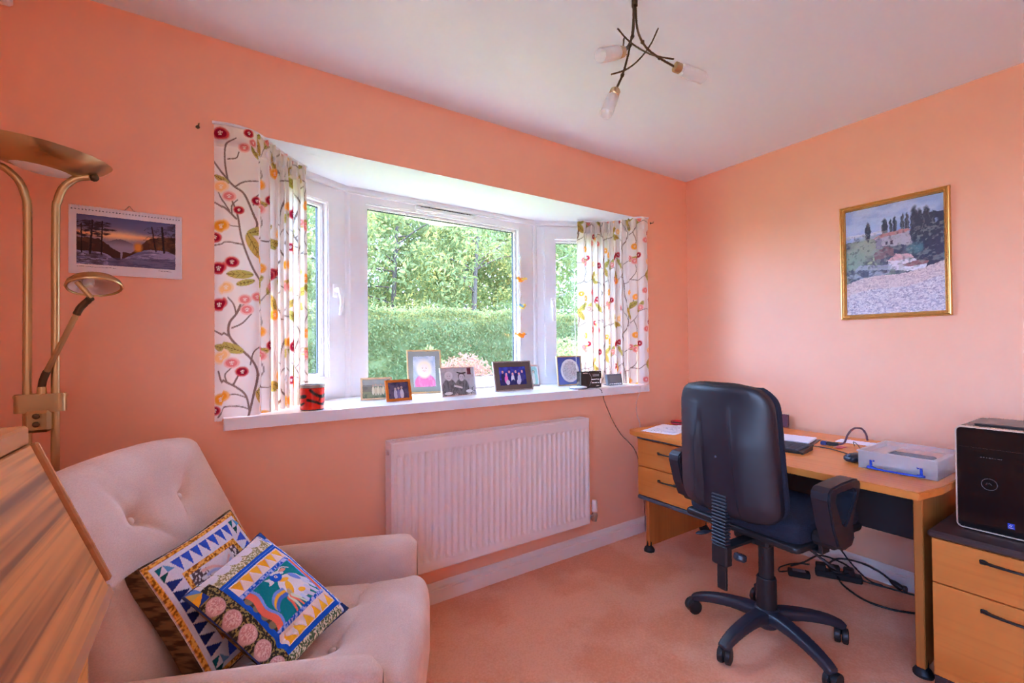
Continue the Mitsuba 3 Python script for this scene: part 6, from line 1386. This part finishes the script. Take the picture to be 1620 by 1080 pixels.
def av_plug():
    k = thing('video_plug', 'dark cable plug with a curled lead lying on the desk', 'plug'); z = ZD
    a, b = np.array([-0.405, -1.018, z + 0.011]), np.array([-0.392, -1.085, z + 0.011]); d = (b - a) / np.linalg.norm(b - a)
    part(k, 'shell', cat(obox(a + d * 0.012, d, np.cross(Z, d), Z, 0.012, 0.013, 0.009, 0.003)), 'mat_navy'); part(k, 'grip', obox(a + d * 0.046, d, np.cross(Z, d), Z, 0.024, 0.0105, 0.0085, 0.004), 'mat_black_plastic')
    part(k, 'lead', tube([b - d * 0.004, b + d * 0.02 + [0.01, 0, 0.01], b + [0.075, -0.015, 0.045], b + [0.15, -0.012, 0.062], b + [0.215, -0.020, 0.055], b + [0.235, -0.030, 0.030], b + [0.245, -0.034, -0.005]], 0.0045, 8, 7), 'mat_mauve', True)
    p = thing('phono_plug', 'small pink plug lying beside the dark cable plug on the desk', 'plug')
    c0 = np.array([-0.44, -1.095, z + 0.007]); part(p, 'body', lathe([(0, 0), (0.005, 0), (0.007, 0.006), (0.007, 0.022), (0.0045, 0.030), (0, 0.050)], 12, c0, (0.75, -0.65, 0)), 'mat_pink'); part(p, 'tip', lathe([(0, 0), (0.004, 0), (0.004, 0.010), (0, 0.011)], 10, c0, (-0.75, 0.65, 0)), 'mat_chrome')
    solo('desk_cable', tube([(-0.515, -0.90, z + 0.003), (-0.505, -0.955, z + 0.003), (-0.475, -1.03, z + 0.003), (-0.490, -1.11, z + 0.003), (-0.540, -1.19, z + 0.003), (-0.575, -1.222, z + 0.010), (-0.600, -1.240, z + 0.016)], 0.0022, 6, 8), 'mat_black_plastic', 'thin black cable lying along the desk to the computer mouse', 'cable', True)
    m = thing('computer_mouse', 'black computer mouse beside the clear storage box', 'mouse'); s = soft_box((0.095, 0.050, 0.034), 0.016, (14, 10, 8)); s.vertices = s.vertices * np.array([1, 1, 1]) + [0, 0, 0.018]; P = np.array(s.vertices); P[:, 2] *= 1 - 0.25 * (P[:, 0] / 0.05) ** 2; s.vertices = P
    s.apply_transform(frame4((-0.640, -1.246, z), (0.94, -0.34, 0), (0.34, 0.94, 0), Z)); part(m, 'body', s, 'mat_navy_black', True); part(m, 'wheel', lathe([(0, -0.003), (0.008, -0.003), (0.008, 0.003), (0, 0.003)], 14, (-0.675, -1.233, z + 0.027), (0.34, 0.94, 0)), 'mat_grey_trim')
    solo('thin_wire', tube([(-0.33, -1.13, z + 0.002), (-0.40, -1.15, z + 0.035), (-0.44, -1.175, z + 0.038), (-0.50, -1.21, z + 0.030), (-0.515, -1.222, z + 0.002)], 0.0015, 6, 8), 'mat_black_plastic', 'thin dark wire standing up behind the clear storage box', 'wire', True)
    sheet('white slip of paper at the back of the desk behind the cable plug', (-0.215, -1.12, z), 0.1, 0.10, 0.20, z, 0.001, 5, lines=False)


mat('mat_navy', lin(36, 46, 100), 0.4); mat('mat_navy_black', lin(24, 30, 44), 0.3); mat('mat_mauve', lin(96, 66, 80), 0.45); mat('mat_pink', lin(214, 110, 110), 0.45)
av_plug()


def storage_box():
    k = thing('storage_box', 'clear plastic storage box with a blue carrying handle, on the right end of the desk', 'box')
    x0, x1, y0, y1, z0, h = -0.735, -0.445, -1.522, -1.286, ZD + 0.001, 0.066
    th = 0.0025
    for nm, b in (('base', bx(x0, x1, y0, y1, z0, z0 + th, 0.001)), ('front_wall', bx(x0, x0 + th, y0, y1, z0 + th, z0 + h, 0.001)), ('back_wall', bx(x1 - th, x1, y0, y1, z0 + th, z0 + h, 0.001)), ('side_wall', bx(x0 + th, x1 - th, y0, y0 + th, z0 + th, z0 + h, 0.001)), ('side_wall', bx(x0 + th, x1 - th, y1 - th, y1, z0 + th, z0 + h, 0.001))): part(k, nm, b, 'mat_clear_plastic', False)
    rim = sbox(x0 - 0.004, y0 - 0.004, x1 + 0.004, y1 + 0.004); part(k, 'rim', ext(rim.difference(rim.buffer(-0.010)), 0.006).apply_translation((0, 0, z0 + h - 0.003)), 'mat_clear_plastic', False)
    lid = part(k, 'inner_tray', ext(sbox(x0 + 0.012, y0 + 0.012, x1 - 0.012, y1 - 0.012).difference(sbox(x0 + 0.10, y0 + 0.035, x1 - 0.035, y1 - 0.06)), 0.003).apply_translation((0, 0, z0 + h - 0.016)), 'mat_clear_plastic', False)
    hd = part(k, 'carry_handle', cat(sweep(np.stack([x0 - 0.010 - 0.014 * (1 - np.linspace(-1, 1, 13) ** 2) ** 0.6, -1.404 + np.linspace(-1, 1, 13) * 0.082, np.full(13, z0 + 0.010)], 1), rrect(0.008, 0.006, 0.002, 3)), *[bx(x0 - 0.014, x0 - 0.004, -1.404 + s * 0.075 - 0.012, -1.404 + s * 0.075 + 0.012, z0 + 0.006, z0 + 0.014, 0.002) for s in (-1, 1)], *[bx(x0 - 0.008, x0 - 0.004, -1.404 + s * 0.075 - 0.004, -1.404 + s * 0.075 + 0.004, z0 + 0.010, z0 + 0.038, 0.0015) for s in (-1, 1)], *[bx(x0 - 0.008, x0 - 0.004, -1.404 + s * 0.066 - 0.003, -1.404 + s * 0.066 + 0.003, z0 + 0.033, z0 + 0.038, 0.001) for s in (-1, 1)]), 'mat_blue_plastic', 30, 'blue handle')
    sheet('papers lying inside the clear storage box', ((x0 + x1) / 2, (y0 + y1) / 2, z0), 0.03, 0.25, 0.20, z0 + 0.018, 0.004, 7, lines=False)
    q = thing('pencil_case', 'flat grey case inside the clear storage box', 'case'); part(q, 'body', obox((-0.545, -1.395, z0 + 0.034), X, Y, Z, 0.030, 0.072, 0.010, 0.004), 'mat_slate'); part(q, 'zip', bx(-0.576, -0.5745, -1.46, -1.33, z0 + 0.033, z0 + 0.036), 'mat_silver', False)


storage_box()


# ------------------------------------------------------------------ cables and adapters on the floor under the desk
def floor_things():
    ps = thing('extension_lead', 'dark multi-socket extension lead on the carpet under the desk', 'extension lead')
    a, b = np.array([-0.20, -0.90, 0.018]), np.array([-0.115, -1.07, 0.018]); d = (b - a) / np.linalg.norm(b - a)
    bd = part(ps, 'body', obox((a + b) / 2, d, np.cross(Z, d), Z, 0.10, 0.026, 0.017, 0.006), 'mat_black_plastic')
    for i in range(3): part(ps, 'plug', obox(a + d * (0.02 + 0.06 * i) + Z * 0.030, d, np.cross(Z, d), Z, 0.022, 0.022, 0.016, 0.005), 'mat_black_plastic')
    ad = thing('power_adapter', 'black power adapter brick among the cables under the desk', 'adapter'); part(ad, 'brick', obox((-0.30, -0.86, 0.016), (0.5, -0.85, 0), (0.85, 0.5, 0), Z, 0.05, 0.024, 0.015, 0.005), 'mat_black_plastic'); part(ad, 'label_plate', obox((-0.30, -0.86, 0.0313), (0.5, -0.85, 0), (0.85, 0.5, 0), Z, 0.03, 0.016, 0.0004), 'mat_slate', False)
    jk = thing('cable_plug', 'black plug standing against the skirting board at the end of a cable', 'plug'); part(jk, 'body', lathe([(0, 0), (0.012, 0), (0.015, 0.012), (0.013, 0.036), (0.006, 0.055), (0, 0.060)], 16, (-0.045, -1.215, 0.014), (0.0, 0.90, 0.42)), 'mat_black_plastic'); part(jk, 'cap', lathe([(0, 0), (0.017, 0), (0.016, 0.010), (0, 0.012)], 16, (-0.045, -1.222, 0.016), (0, -1, 0.1)), 'mat_dark_top')
    paths = [('black cable looping out across the carpet to the foot of the desk', [(-0.17, -0.98, 0.03), (-0.21, -1.02, 0.006), (-0.265, -1.09, 0.005), (-0.295, -1.16, 0.005), (-0.285, -1.24, 0.005), (-0.245, -1.30, 0.005), (-0.20, -1.36, 0.005), (-0.14, -1.46, 0.005), (-0.12, -1.55, 0.005)], 0.0046),
             ('black cable arching over the extension lead to the upright plug', [(-0.16, -0.93, 0.05), (-0.11, -0.97, 0.085), (-0.07, -1.05, 0.085), (-0.045, -1.12, 0.062), (-0.045, -1.165, 0.040)], 0.0046),
             ('black cable hanging from the desk edge down to the extension lead', [(-0.435, -1.03, 0.60), (-0.40, -1.02, 0.42), (-0.30, -1.03, 0.25), (-0.20, -1.06, 0.12), (-0.115, -1.10, 0.03), (-0.085, -1.15, 0.012)], 0.0036),
             ('black cable lying along the skirting board past the upright plug', [(-0.13, -1.03, 0.02), (-0.085, -1.12, 0.006), (-0.050, -1.25, 0.005), (-0.035, -1.36, 0.005), (-0.032, -1.50, 0.005)], 0.0040),
             ('tangled black cable behind the extension lead', [(-0.26, -0.80, 0.02), (-0.20, -0.84, 0.04), (-0.12, -0.88, 0.07), (-0.08, -0.95, 0.06), (-0.10, -1.02, 0.05), (-0.16, -1.03, 0.045), (-0.20, -0.98, 0.05), (-0.17, -0.92, 0.075)], 0.0044),
             ('black cable running from the power adapter into the tangle', [(-0.325, -0.815, 0.016), (-0.34, -0.78, 0.006), (-0.28, -0.76, 0.006), (-0.21, -0.80, 0.02), (-0.18, -0.86, 0.03)], 0.0036),
             ('black cable bowing down the wall behind the right leg of the desk', [(-0.10, -1.37, 0.62), (-0.085, -1.335, 0.45), (-0.065, -1.315, 0.30), (-0.055, -1.33, 0.20), (-0.045, -1.38, 0.06), (-0.042, -1.44, 0.006)], 0.0038)]
    for lb, pts, r in paths: solo('floor_cable', tube(pts, r, 7, 8), 'mat_black_plastic', lb, 'cable', True)


floor_things()
